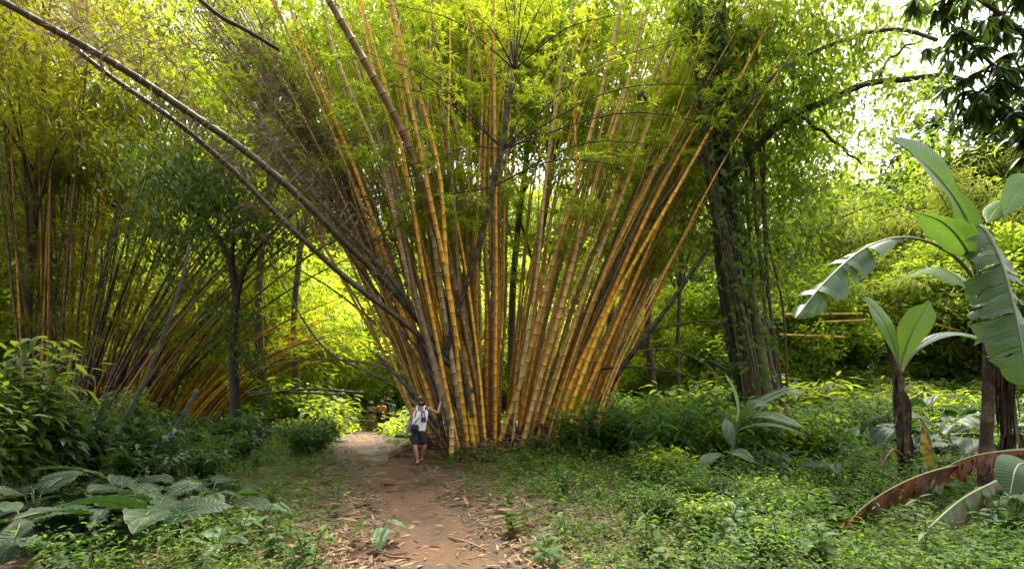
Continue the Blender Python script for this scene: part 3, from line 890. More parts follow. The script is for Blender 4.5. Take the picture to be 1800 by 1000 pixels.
# behind and beside the main clump: an open, sunlit clearing with low bushes, taller trees only at its far side
for (k, px, Y, top) in [('airy', 500, 46, 260), ('feather', 590, 66, 350), ('airy', 740, 60, 320), ('feather', 820, 52, 290), ('airy', 930, 56, 310), ('feather', 1030, 52, 280),
                        ('airy', 1130, 48, 240), ('airy2', 1215, 42, 160), ('feather', 430, 46, 200), ('feather', 660, 74, 380), ('airy', 880, 64, 330), ('feather', 1080, 62, 300)]:
    bg.append(put_tree(k, px, Y, top, LB, 'bright forest trees behind the clump'))
for (k, px, Y, top) in [('high', 742, 23, -110), ('high2', 800, 20, -60), ('high', 850, 22, -90), ('high2', 960, 20, -60), ('high', 1060, 21, -80), ('high2', 775, 24, -150), ('high2', 900, 25, -150), ('high', 470, 23, -100), ('high2', 1160, 22, -60)]:
    bg.append(put_tree(k, px, Y, top, 'tall slim tree just behind the bamboo clump, crown high above', 'slim tall trees right behind the clump'))
for (k, px, Y, top) in [('low2', 450, 29, 430), ('low2', 500, 40, 400), ('low2', 400, 30, 420), ('low', 560, 52, 430), ('low2', 735, 54, 480), ('low', 770, 36, 490), ('low2', 880, 33, 520), ('low', 960, 37, 490),
                        ('low2', 1080, 31, 530), ('low', 1140, 35, 500), ('low2', 1185, 31, 530), ('low', 1235, 38, 480), ('low2', 420, 37, 440), ('low2', 830, 43, 440), ('low', 1020, 44, 440)]:
    bg.append(put_tree(k, px, Y, top, LBush, 'low bush trees behind the clump', sx=1.25))
# left
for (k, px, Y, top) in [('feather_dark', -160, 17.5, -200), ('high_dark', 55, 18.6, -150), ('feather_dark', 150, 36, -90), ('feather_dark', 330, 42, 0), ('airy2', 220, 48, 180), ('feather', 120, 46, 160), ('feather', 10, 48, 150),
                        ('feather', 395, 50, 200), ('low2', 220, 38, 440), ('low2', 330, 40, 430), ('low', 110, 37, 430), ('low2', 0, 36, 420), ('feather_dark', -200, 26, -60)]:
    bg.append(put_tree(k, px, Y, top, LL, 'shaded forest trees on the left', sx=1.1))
# right
for (k, px, Y, top) in [('airy2', 1300, 30, 60), ('airy', 1370, 36, 330), ('airy2', 1440, 38, 350), ('pale', 1490, 33, 350), ('airy', 1545, 37, 275), ('pale', 1610, 33, 300), ('pale', 1700, 29, 255), ('pale', 1790, 30, 215),
                        ('airy', 1880, 28, 180), ('low', 1430, 27, 480), ('low_pale', 1510, 28, 440), ('low', 1610, 27, 420), ('low_pale', 1700, 25, 400), ('low', 1790, 24, 380), ('low_pale', 1870, 24, 360), ('low', 1350, 29, 450)]:
    bg.append(put_tree(k, px, Y, top, LR, 'leafy trees on the right slope', sx=1.15))
# unseen trees added behind and beside the camera so that their crowns shade the foreground
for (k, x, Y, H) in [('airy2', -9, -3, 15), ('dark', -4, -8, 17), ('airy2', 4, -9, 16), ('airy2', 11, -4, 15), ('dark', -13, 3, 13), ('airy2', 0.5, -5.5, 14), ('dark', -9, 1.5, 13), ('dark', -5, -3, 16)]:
    tr, cr, HH = VAR[k]; sc_ = H / HH
    t = thing('tree', 'unseen tree added on the near side to shade the foreground', 'tree', (x, Y, float(hg(x, Y))), 1.3 * x, 'added shade trees on the near side', sc_)
    link('trunk', tr, t); link('crown', cr, t)
put_tree('dark', 1672, 33, 150, 'dark brownish crowned tree standing above the pale slope at right', None, sx=1.1)
put_tree('high', 1285, 21, 20, 'shaded tree just behind the vine covered trunk', None)
put_tree('high', 528, 24, 40, 'dark trunked tree left of the path beyond the level bamboo culms', None)
put_tree('high_dark', 1195, 21, 140, 'feathery shaded tree standing behind the right edge of the bamboo clump', None, sx=.8)

# far wood that closes the view beyond the separate trees
mb = MB(); rg = np.random.default_rng(77)
n = 60000
a = rg.uniform(-1.25, 1.25, n); rr = rg.uniform(62, 95, n)
x = np.sin(a) * rr; y = np.cos(a) * rr
lim = np.interp(np.degrees(a), [-70, -30, -10, 15, 28, 40, 70], [26, 22, 17, 15, 13, 20, 24]) + 2.5 * np.sin(a * 23) + 1.5 * np.sin(a * 57 + 1)
z = hg(x, y) + rg.uniform(0, 1, n) ** .8 * lim
d = rdir(n, rg, -.6, .4); up = norm(rg.normal(0, .5, (n, 3)) + np.array([0, 0, 1]))
ln = rg.uniform(.7, 1.4, n)
add_leaves(mb, np.stack([x, y, z], 1), d, up, ln, ln * .28, T4, .2)
o = mb.build('far_wood_foliage', M['leaf_bright']); tag(o, None, None, kind='stuff')

# vine covered tree right of the clump
t = thing('vine_covered_tree', 'tall vine covered tree with several fused trunks right of the bamboo clump', 'tree', (6.7, 14.0, 0))
O = np.array([6.7, 14.0, 0.0])
def tp(*w): return P(*w) - O
mb = MB(); mb.tube(catmull([tp(1335, 815, 14.1), tp(1318, 700, 14.1), tp(1290, 560, 14.1), tp(1272, 400, 14.2), tp(1262, 200, 14.3), tp(1262, 0, 14.4), tp(1275, -150, 14.4)], 40), np.interp(np.linspace(0, 1, 40), [0, .1, .3, .6, 1], [.44, .34, .30, .27, .2]), 14); TRUNK_A = (catmull([tp(1335, 815, 14.1), tp(1318, 700, 14.1), tp(1290, 560, 14.1), tp(1272, 400, 14.2), tp(1262, 200, 14.3), tp(1262, 0, 14.4), tp(1275, -150, 14.4)], 40), np.interp(np.linspace(0, 1, 40), [0, .1, .3, .6, 1], [.44, .34, .30, .27, .2]))
mb.build('trunk', M['bark_dark'], t)
mb = MB(); mb.tube(catmull([tp(1325, 810, 13.7), tp(1322, 700, 13.7), tp(1305, 590, 13.75), tp(1278, 450, 13.85), tp(1252, 320, 13.9), tp(1236, 180, 13.9), tp(1225, 40, 13.9), tp(1225, -60, 13.9)], 40), np.interp(np.linspace(0, 1, 40), [0, .1, .35, 1], [.26, .21, .18, .13]), 11); TRUNK_B = (catmull([tp(1325, 810, 13.7), tp(1322, 700, 13.7), tp(1305, 590, 13.75), tp(1278, 450, 13.85), tp(1252, 320, 13.9), tp(1236, 180, 13.9), tp(1225, 40, 13.9), tp(1225, -60, 13.9)], 40), np.interp(np.linspace(0, 1, 40), [0, .1, .35, 1], [.26, .21, .18, .13]))
mb.build('trunk', M['bark_brown'], t, label='reddish brown smaller trunk')
for q, (ctrl, r, mt) in enumerate([([(1372, 815, 13.4), (1352, 720, 13.6), (1335, 610, 13.8), (1320, 500, 13.9)], .26, 'bark_moss'),
                                   ([(1400, 812, 13.7), (1378, 730, 13.8), (1352, 640, 13.9), (1340, 560, 14)], .2, 'bark_brown'),
                                   ([(1345, 820, 13.35), (1340, 740, 13.5), (1322, 660, 13.7), (1308, 580, 13.8)], .18, 'bark_brown'),
                                   ([(1296, 815, 13.9), (1300, 740, 13.9), (1296, 640, 13.9), (1285, 540, 14)], .2, 'bark_dark')]):
    mb = MB(); mb.tube(catmull([tp(*w) for w in ctrl], 16), r * .72 * np.linspace(1.25, .5, 16), 10); mb.build('root_stem', M[mt], t)
limbs = [([(1275, 330, 14.2), (1330, 255, 14.0), (1400, 200, 13.6), (1480, 165, 13.2), (1560, 142, 12.8), (1650, 134, 12.4), (1710, 152, 12.1)], .13),
         ([(1408, 207, 13.5), (1450, 235, 13.5), (1490, 268, 13.4), (1515, 290, 13.4)], .05),
         ([(1545, 148, 12.9), (1555, 115, 12.9), (1590, 85, 12.9), (1640, 60, 12.8)], .05),
         ([(1262, 180, 14.3), (1310, 80, 14.5), (1370, -30, 14.7)], .12), ([(1228, 60, 13.9), (1190, -40, 13.6), (1140, -120, 13.4)], .08)]
for c, r in limbs:
    mb = MB(); pts = catmull([tp(*w) for w in c], 18); pts[:, 2] += .05 * np.sin(np.arange(18) * 1.3)
    mb.tube(pts, r * np.linspace(1, .4, 18), 8); mb.build('limb', M['bark_dark'], t)
rg = np.random.default_rng(13)
for q in range(15):
    main = TRUNK_A if q % 2 else TRUNK_B
    cl, rr_ = main; n = len(cl); a0 = rg.uniform(-2.6, -.5); w = rg.uniform(.5, 2.2); ph = rg.uniform(0, 6)
    a = a0 + .5 * np.sin(np.linspace(0, w * 3.1, n) + ph) + rg.normal(0, .25) * np.linspace(0, 1, n)
    k = slice(0, int(n * rg.uniform(.5, 1)))
    pts = cl + (rr_ + rg.uniform(0, .05))[:, None] * np.stack([np.cos(a), np.sin(a), 0 * a], 1) + .02 * np.sin(np.arange(n)[:, None] * 1.9 + np.array([0, 1, 2]))
    mb = MB(); mb.tube(pts[k], rg.uniform(.012, .035), 6); mb.build('vine', M['bark_brown' if q % 3 else 'bark_moss'], t)
# slender stems beside it
for q, (x0, x1, r) in enumerate([(1352, 1318, .045), (1360, 1330, .05), (1368, 1326, .04), (1375, 1345, .045), (1345, 1300, .03), (1384, 1352, .035)]):
    mb = MB(); mb.tube(catmull([tp(x0, 690, 14.2), tp((x0 + x1) / 2 + rg.normal(0, 4), 540, 14.3), tp(x1 + rg.normal(0, 5), 400, 14.4), tp(x1 - 10, 250, 14.5), tp(x1 - 25, 60, 14.6)], 30), r, 6)
    mb.build('slender_stem', M['bark_brown'], t)
lv = MB()
n = 1700                        # climbing leaves over the trunks
s_ = rg.uniform(0, 1, n); py = 760 - s_ * 760
xx = 1330 - s_ * 85 + rg.normal(0, 26, n); Yv = 13.75 + rg.normal(0, .28, n)
b = np.stack([(xx - 900) / FPX * Yv, Yv, EYE + (705 - py) / FPX * Yv], 1) - O
add_leaves(lv, b, rdir(n, rg, -.8, .3), norm(rg.normal(0, .5, (n, 3)) + np.array([0, -1, .6])), rg.uniform(.12, .28, n), rg.uniform(.045, .085, n), T8, .25)
lv.build('vine_foliage', M['leaf_mid'], t)
lv = MB()                       # drooping crown around the limbs, open towards the sky at right
for (px, py, Y, w, h, n) in [(1300, 40, 14.4, 110, 60, 2000), (1400, 40, 13.5, 110, 70, 2200), (1380, 170, 13.4, 90, 60, 1700), (1480, 120, 13, 70, 50, 800), (1560, 190, 12.8, 70, 40, 600), (1365, 250, 14.6, 60, 70, 1300), (1420, 290, 14.2, 70, 60, 900),
                             (1255, 380, 15.4, 70, 80, 900), (1370, 360, 14.8, 80, 80, 1500), (1620, 40, 12.6, 60, 40, 350), (1500, 40, 13, 90, 40, 700), (1350, 480, 15, 70, 70, 900), (1200, 10, 13.8, 60, 60, 900)]:
    q = rg.normal(0, 1, (n, 3)) * np.array([.5, .8, .5]); 
    b = np.stack([(px - 900 + q[:, 0] * w) / FPX * Y, Y + q[:, 1], EYE + (705 - py + q[:, 2] * h) / FPX * Y], 1) - O
    b += 0.35 * np.sin(b[:, [1, 2, 0]] * 4.0)
    ln = rg.uniform(.10, .24, n)
    add_leaves(lv, b, norm(rdir(n, rg, -.9, .3) + np.array([0, 0, -.3])), norm(rg.normal(0, .5, (n, 3)) + np.array([0, 0, 1])), ln, ln * .2, T4, .3)
lv.build('crown', M['leaf_airy'], t)

# dark leaved tree reaching in from the upper right
t = thing('dark_leaved_tree', 'dark drooping leaved tree reaching into the upper right corner', 'tree', (10.0, 9.2, 0)); O = np.array([10.0, 9.2, 0.0])
mb = MB(); mb.tube(catmull([(0, 0, -.2), (.1, .1, 3), (-.1, 0, 6), (0, 0, 9), (.2, 0, 11)], 24), np.linspace(.3, .14, 24), 10); mb.build('trunk', M['bark_dark'], t)
lv = MB(); rg = np.random.default_rng(23)
for c in ([(1880, 240, 9.2), (1800, 165, 9.0), (1738, 108, 8.8), (1690, 60, 8.7)], [(1880, 140, 9.2), (1800, 60, 9.0), (1700, -10, 8.7), (1640, 10, 8.5)], [(1880, 260, 9.2), (1810, 215, 9.3), (1740, 170, 9.3), (1700, 165, 9.3)], [(1880, 120, 9.2), (1800, 0, 9.1), (1740, -50, 9)]):
    pts = catmull([tp(*w) for w in c], 14); mb = MB(); mb.tube(pts, .06 * np.linspace(1, .25, 14), 6); mb.build('limb', M['bark_dark'], t)
    for q in range(34):
        p = pts[rg.integers(3, 14)] + rg.normal(0, .28, 3)
        n = rg.integers(14, 26)
        d = norm(rdir(n, rg, -.7, .35) + np.array([0, 0, -.35]))
        ln = rg.uniform(.16, .34, n)
        add_leaves(lv, np.repeat(p[None], n, 0), d, norm(rg.normal(0, .3, (n, 3)) + np.array([0, 0, 1])), ln, ln * .13, T8, .35)
lv.build('crown', M['leaf_dark'], t)

# small dark tree left, with hanging leaves
t = thing('shade_tree', 'slim dark forked tree with hanging dark leaves in front of the left bamboo', 'tree', (-8.6, 15.8, 0)); O = np.array([-8.6, 15.8, 0.0])
mb = MB()
mb.tube(catmull([tp(415, 800, 15.8), tp(413, 700, 15.8), tp(409, 600, 15.8), tp(415, 520, 15.8), tp(405, 450, 15.8)], 24), np.linspace(.17, .11, 24), 9)
mb.build('trunk', M['bark_dark'], t)
for c, r in (([(412, 545, 15.8), (432, 470, 15.7), (470, 418, 15.6), (520, 370, 15.5)], .09), ([(405, 455, 15.8), (370, 400, 15.6), (320, 350, 15.4), (280, 320, 15.2)], .08), ([(408, 470, 15.8), (410, 380, 15.7), (390, 290, 15.6)], .07)):
    mb = MB(); mb.tube(catmull([tp(*w) for w in c], 12), r * np.linspace(1, .3, 12), 6); mb.build('limb', M['bark_dark'], t)
lv = MB(); rg = np.random.default_rng(29)
for (px, py, w, h, n) in [(330, 350, 75, 50, 1200), (405, 400, 50, 60, 1100), (290, 430, 50, 45, 600), (340, 280, 70, 40, 800), (400, 560, 30, 50, 420), (425, 620, 25, 35, 300), (260, 300, 50, 40, 500), (460, 400, 45, 30, 400), (400, 300, 50, 40, 500)]:
    q = rg.normal(0, 1, (n, 3)) * np.array([.6, .7, .6]); Y = 15.4
    b = np.stack([(px - 900 + q[:, 0] * w) / FPX * Y, Y + q[:, 1], EYE + (705 - py + q[:, 2] * h) / FPX * Y], 1) - O
    b += .25 * np.sin(b[:, [2, 0, 1]] * 5)
    ln = rg.uniform(.10, .20, n)
    add_leaves(lv, b, norm(rdir(n, rg, -.9, .2) + np.array([0, 0, -.4])), norm(rg.normal(0, .4, (n, 3)) + np.array([0, 0, 1])), ln, ln * .26, T8, .3)
lv.build('crown', M['leaf_shade'], t)

# poles and logs
def pole(name, c, r, mt, label, cat, sides=9, taper=.6, cut=False):
    pts = catmull([P(*w) for w in c], 18); O = pts[0].copy(); mb = MB()
    mb.tube(pts - O, r * np.linspace(1, taper, 18) * (1 + .08 * np.sin(np.arange(18) * 2.1)), sides)
    return tag(mb.build(name, M[mt], None, loc=O), label, cat)
pole('leaning_pole', [(196, 775, 10), (245, 690, 10), (280, 610, 10), (305, 540, 10), (322, 480, 10.1), (333, 430, 10.2)], .042, 'bark_pale', 'long pale lichen covered pole leaning right over the left shrubs', 'pole')
pole('broken_pole', [(292, 778, 9.2), (318, 735, 9.2), (347, 685, 9.2)], .04, 'bark_pale', 'short pale broken pole sticking out of the left shrubs', 'pole', taper=.9)
pole('fallen_log', [(682, 806, 12.9), (735, 778, 13.1), (785, 742, 13.4)], .034, 'bark_brown', 'dark stick propped from the path edge against the clump behind the man', 'log')
pole('fallen_log', [(694, 766, 13.8), (728, 768, 13.9), (775, 772, 14.1)], .042, 'bark_brown', 'dark log lying level beside the man at knee height', 'log')
pole('tree_stub', [(757, 838, 11.6), (751, 826, 11.7), (746, 817, 11.75)], .055, 'bark_brown', 'short brown stub of wood at the path edge by the man', 'stub', taper=.9)
pole('fallen_log', [(1133, 779, 12.6), (1158, 787, 12.4), (1180, 789, 12.3)], .06, 'bark_brown', 'short brown log in the undergrowth right of the clump', 'log')
pole('fallen_log', [(1068, 765, 14.2), (1010, 748, 14.6), (960, 735, 14.8)], .07, 'bark_dark', 'dark log leaning on the right foot of the clump', 'log')
pole('dead_branch', [(490, 88, 9.5), (430, 52, 9.4), (385, 28, 9.3), (330, -20, 9.2), (290, -60, 9.1)], .034, 'bark_dark', 'dark dead branch end hanging down in the upper left canopy', 'branch', taper=1.2)
pole('dead_branch', [(1247, 634, 13), (1264, 643, 13.1), (1282, 652, 13.3)], .05, 'bark_dark', 'short dark dead branch on the left of the vine covered trunk', 'branch')
mb = MB(); rg = np.random.default_rng(3)
rings = []
for q, zz in enumerate(np.linspace(-1, 1, 9)):
    r = .16 * math.sqrt(max(.02, 1 - zz * zz)); th = np.linspace(0, 2 * np.pi, 12, endpoint=False)
    rings.append(np.stack([np.cos(th) * r * (.62 + .2 * rg.normal(size=12)), np.sin(th) * r * .6, zz * .17 + .10 * r * np.cos(th) + .02 * rg.normal(size=12)], 1))
mb.loft(rings, cap0=True, cap1=True)
tag(mb.build('hanging_nest', M['nest'], None, loc=P(1128, 172, 13.6)), 'small black nest hanging in the bright bamboo leaves', 'nest')


# ------------------------------------------------------------------ big leaves
def blade(mb, rib, hw, up, fold=.25, curl=.5, seg=1, rg=None, cols=5, gap=.0, dangle=.0):
    """A leaf blade round the midrib RIB (N,3): HW half widths (N,), SEG torn strips each side."""
    N = len(rib); t = norm(np.gradient(rib, axis=0)); up = np.broadcast_to(np.asarray(up, float), rib.shape)
    s = norm(np.cross(t, up)); nn = norm(np.cross(s, t))
    al0 = arclen(rib)
    for side in (1, -1):
        cuts = [0, N - 1] if seg <= 1 else sorted({0, N - 1, *[int(c) for c in rg.integers(2, N - 2, seg - 1)]})
        for a, b in zip(cuts[:-1], cuts[1:]):
            dl = 0 if seg <= 1 else rg.uniform(-.1, 1) * dangle
            k = np.arange(a, b + 1); m = len(k)
            w = np.linspace(0, 1, cols)[None, :] * np.ones((m, 1))
            f = fold - dl
            wid = hw[k][:, None] * (1 if seg <= 1 else rg.uniform(.85, 1.05))
            ang = f - curl * w
            lat = np.cumsum(np.concatenate([np.zeros((m, 1)), np.cos((ang[:, 1:] + ang[:, :-1]) / 2)], 1), 1) / (cols - 1) * wid
            nor = np.cumsum(np.concatenate([np.zeros((m, 1)), np.sin((ang[:, 1:] + ang[:, :-1]) / 2)], 1), 1) / (cols - 1) * wid
            if gap > .1: wid = wid * (1 + rg.normal(0, .16, (m, 1)) * np.ones((1, 1)))
            shrink = 1 - gap * w * np.abs(np.linspace(-1, 1, m))[:, None] ** 3 if seg > 1 and m > 2 else 1
            v = rib[k][:, None, :] + side * lat[:, :, None] * s[k][:, None, :] + nor[:, :, None] * nn[k][:, None, :]
            v = v + (0.35 * wid * w)[:, :, None] * t[k][:, None, :] * .6
            if seg > 1 and gap:
                v = v.copy(); mid = v[m // 2][None]
                v = v * (1 - gap * w[:, :, None] * .5) + (mid + (rib[k] - rib[k[m // 2]])[:, None, :]) * gap * w[:, :, None] * .5
            al = al0[k][:, None] - w * 0.02
            i = np.arange(m - 1)[:, None] * cols; j = np.arange(cols - 1)[None]
            if gap > .1 and seg > 4:
                v = v + .028 * w[:, :, None] * np.sin(v[:, :, [1, 2, 0]] * 31 + 4 * np.sin(v[:, :, [2, 0, 1]] * 17)) + .012 * w[:, :, None] * rg.normal(0, 1, v.shape)
            mb.ed[len(mb.v)] = w.ravel().astype(np.float32)
            mb.add(v.reshape(-1, 3), [np.stack([i + j, i + j + 1, i + cols + j + 1, i + cols + j], -1).reshape(-1, 4)], (al + .001).ravel())


def leaf_part(par, O, ctrl, prof, up, mat, N=46, rib_r=.022, label=None, **kw):
    """ctrl in pixels+distance; prof: list of (fraction, half width)."""
    pts = catmull([(P(*w) if len(w) == 3 and abs(w[0]) > 60 else np.array(w)) - O for w in ctrl], N)
    u = np.linspace(0, 1, N)
    hw = np.interp(u, [p[0] for p in prof], [p[1] for p in prof])
    k = np.ones(5) / 5; hw = np.convolve(np.pad(hw, 2, 'edge'), k, 'valid'); hw[0] = 0; hw[-1] = .002
    on = hw > .001; i0 = max(0, np.argmax(on) - 1)
    mb = MB(); blade(mb, pts[i0:], hw[i0:], up, **kw)
    o = mb.build('leaf', M[mat], par, label=label)
    mb = MB(); mb.tube(pts, rib_r * np.linspace(1, .2, N), 6)
    mb.build('midrib', M['rib_dead' if 'dead' in mat else 'rib'], o)
    return o


def stem_part(par, O, ctrl, rads, mat, name='stem', sides=12):
    pts = catmull([P(*w) - O for w in ctrl], 28)
    mb = MB(); mb.tube(pts, np.interp(np.linspace(0, 1, 28), np.linspace(0, 1, len(rads)), rads) * (1 + .05 * np.sin(np.arange(28) * 1.9)), sides)
    return mb.build(name, M[mat], par)


def dead_skirt(par, O, ctrl, n, seed, L=(.4, 1.0), mat='fiber'):
    """Dry leaf sheaths hanging round a banana stem, one ragged piece of dead fibre."""
    rg = np.random.default_rng(seed); pts = catmull([P(*w) - O for w in ctrl], 20); mb = MB()
    for q in range(n):
        p = pts[min(19, int(3 + 17 * rg.random() ** 1.0))]; a = rg.uniform(0, 6.28); l = rg.uniform(*L)
        o_ = np.array([math.cos(a), math.sin(a), 0])
        rib = catmull([p + o_ * .06, p + o_ * rg.uniform(.07, .12) + np.array([0, 0, -.25 * l]), p + o_ * rg.uniform(.05, .15) + np.array([0, 0, -l])], 8)
        blade(mb, rib, rg.uniform(.02, .06) * np.array([.7, 1, 1.1, 1, .9, .8, .6, .15]), o_ + np.array([0, 0, .3]), fold=rg.uniform(-.8, .8), curl=rg.uniform(-1, 1), cols=3)
    return mb.build('dead_sheath', M[mat], par)


O = P(1735, 900, 7.4); O[2] = 0
t = thing('banana_plant', 'tall banana plant with torn glossy leaves at the right edge', 'banana plant', tuple(O))
stem_part(t, O, [(1732, 902, 7.4), (1733, 800, 7.4), (1738, 660, 7.4), (1734, 560, 7.4), (1718, 490, 7.4)], [.095, .082, .074, .066, .05], 'fiber', 'pseudostem')
dead_skirt(t, O, [(1786, 800, 7.45), (1772, 690, 7.4), (1748, 560, 7.35)], 60, 51)
leaf_part(t, O, [(1725, 510, 7.4), (1690, 462, 7.3), (1640, 428, 7.15), (1580, 418, 7.0), (1515, 440, 6.8), (1450, 496, 6.6), (1398, 560, 6.45)], [(0, 0), (.40, 0), (.46, .10), (.60, .30), (.80, .33), (.93, .24), (1, 0)], (0, -.45, 1), 'banana', rib_r=.03, fold=.12, curl=.95, seg=22, rg=np.random.default_rng(1), gap=.08, dangle=.7)
leaf_part(t, O, [(1722, 500, 7.4), (1712, 430, 7.4), (1692, 372, 7.4), (1652, 315, 7.35), (1606, 272, 7.3), (1560, 243, 7.25)], [(0, 0), (.18, 0), (.30, .16), (.44, .14), (.52, .06), (.58, .16), (.74, .29), (.90, .22), (1, 0)], (-.6, -.55, .7), 'banana', fold=.5, curl=.5, seg=2, rg=np.random.default_rng(2), dangle=.1)
leaf_part(t, O, [(1722, 510, 7.45), (1709, 440, 7.4), (1722, 396, 7.2), (1752, 440, 6.95), (1776, 515, 6.7), (1795, 600, 6.5), (1806, 680, 6.4)], [(0, 0), (.22, .05), (.3, .28), (.5, .42), (.8, .43), (.95, .25), (1, 0)], (-.05, -.6, .85), 'banana', rib_r=.03, fold=.08, curl=.5, seg=30, rg=np.random.default_rng(3), gap=.14, dangle=.7)
leaf_part(t, O, [(1722, 520, 7.4), (1712, 470, 7.2), (1690, 425, 7.0), (1655, 390, 6.8), (1604, 371, 6.6)], [(0, 0), (.3, .04), (.45, .22), (.7, .26), (.9, .12), (1, 0)], (.1, .45, 1), 'banana', fold=.25, curl=.7, seg=8, rg=np.random.default_rng(4), gap=.06, dangle=.6)
leaf_part(t, O, [(1738, 560, 7.4), (1700, 500, 7.9), (1640, 470, 8.4), (1560, 500, 8.8)], [(0, 0), (.3, 0), (.45, .2), (.75, .24), (1, 0)], (0, 0, 1), 'banana_light', fold=.1, curl=.7, seg=4, rg=np.random.default_rng(5), dangle=.3)
leaf_part(t, O, [(1738, 812, 7.35), (1700, 815, 7.0), (1677, 818, 6.8), (1620, 834, 6.5), (1560, 862, 6.2), (1510, 898, 6.0), (1484, 935, 5.9)], [(0, 0), (.26, 0), (.30, .22), (.6, .34), (.85, .27), (1, .03)], (0, -.5, 1), 'banana_dead', label='brown dead leaf hanging across the foreground', fold=-1.15, curl=.2, seg=22, rg=np.random.default_rng(6), gap=.5, dangle=.3, rib_r=.018)
leaf_part(t, O, [(1800, 790, 7.2), (1760, 793, 7.05), (1715, 800, 6.9), (1680, 812, 6.8), (1648, 830, 6.7)], [(0, .10), (.3, .26), (.7, .3), (1, .03)], (0, -.4, 1), 'banana_dead', label='brown dead leaf hanging highest', fold=-1.1, curl=.3, seg=13, rg=np.random.default_rng(7), gap=.3, dangle=.3, rib_r=.018)
leaf_part(t, O, [(1790, 828, 6.6), (1750, 846, 6.3), (1690, 878, 5.9), (1630, 930, 5.6), (1585, 975, 5.4), (1548, 1015, 5.25)], [(0, 0), (.12, .08), (.3, .24), (.7, .30), (.92, .2), (1, 0)], (0, -.3, 1), 'banana_half', label='green leaf browning at its lower edge', fold=-.65, curl=.5, seg=14, rg=np.random.default_rng(8), gap=.2, dangle=.35)
leaf_part(t, O, [(1830, 830, 6.2), (1800, 815, 6.0), (1785, 825, 5.8), (1775, 870, 5.65)], [(0, 0), (.35, .12), (.6, .2), (.85, .16), (1, 0)], (0, -.7, .6), 'broad_mid', fold=.1, curl=.4)

O = P(1590, 862, 9.3); O[2] = 0
t = thing('banana_plant', 'young banana plant with two upright light green leaves and a ragged brown stem', 'banana plant', tuple(O))
stem_part(t, O, [(1591, 866, 9.3), (1590, 800, 9.3), (1586, 720, 9.3), (1578, 650, 9.3)], [.072, .062, .055, .045], 'fiber', 'pseudostem')
stem_part(t, O, [(1580, 660, 9.3), (1568, 625, 9.3), (1556, 590, 9.25)], [.055, .05, .035], 'fiber', 'broken_leaf_stalk', 8)
dead_skirt(t, O, [(1592, 850, 9.3), (1590, 760, 9.3), (1582, 660, 9.3)], 64, 52, (.3, 1.1))
leaf_part(t, O, [(1580, 652, 9.3), (1574, 615, 9.25), (1556, 570, 9.2), (1518, 520, 9.1)], [(0, 0), (.2, .12), (.5, .30), (.78, .26), (1, 0)], (.3, -.8, .5), 'banana_light', fold=.25, curl=.35, seg=2, rg=np.random.default_rng(9), dangle=.1)
leaf_part(t, O, [(1582, 652, 9.3), (1590, 618, 9.3), (1606, 578, 9.25), (1634, 530, 9.2)], [(0, 0), (.2, .10), (.55, .25), (.8, .22), (1, 0)], (-.4, -.8, .5), 'banana_light', fold=.3, curl=.3)
leaf_part(t, O, [(1584, 655, 9.3), (1610, 610, 9.5), (1660, 585, 9.7), (1720, 592, 9.8), (1750, 610, 9.9)], [(0, 0), (.25, .1), (.6, .22), (.9, .12), (1, 0)], (0, -.2, 1), 'banana', fold=.1, curl=.6)
leaf_part(t, O, [(1600, 745, 9.25), (1618, 735, 9.15), (1634, 770, 9.1), (1645, 822, 9.1)], [(0, 0), (.3, .06), (.55, .2), (.85, .18), (1, .02)], (.4, -.8, .3), 'banana_yellow', label='yellow dying leaf hanging by the stem', fold=-.2, curl=.6, seg=4, rg=np.random.default_rng(10), gap=.15, dangle=.4)
leaf_part(t, O, [(1588, 800, 9.25), (1570, 790, 9.1), (1552, 815, 9.0), (1545, 850, 9.0)], [(0, 0), (.3, .05), (.6, .12), (1, .02)], (0, -.8, .4), 'banana_dead', fold=-.6, curl=.5, seg=4, rg=np.random.default_rng(12), gap=.2, dangle=.3)

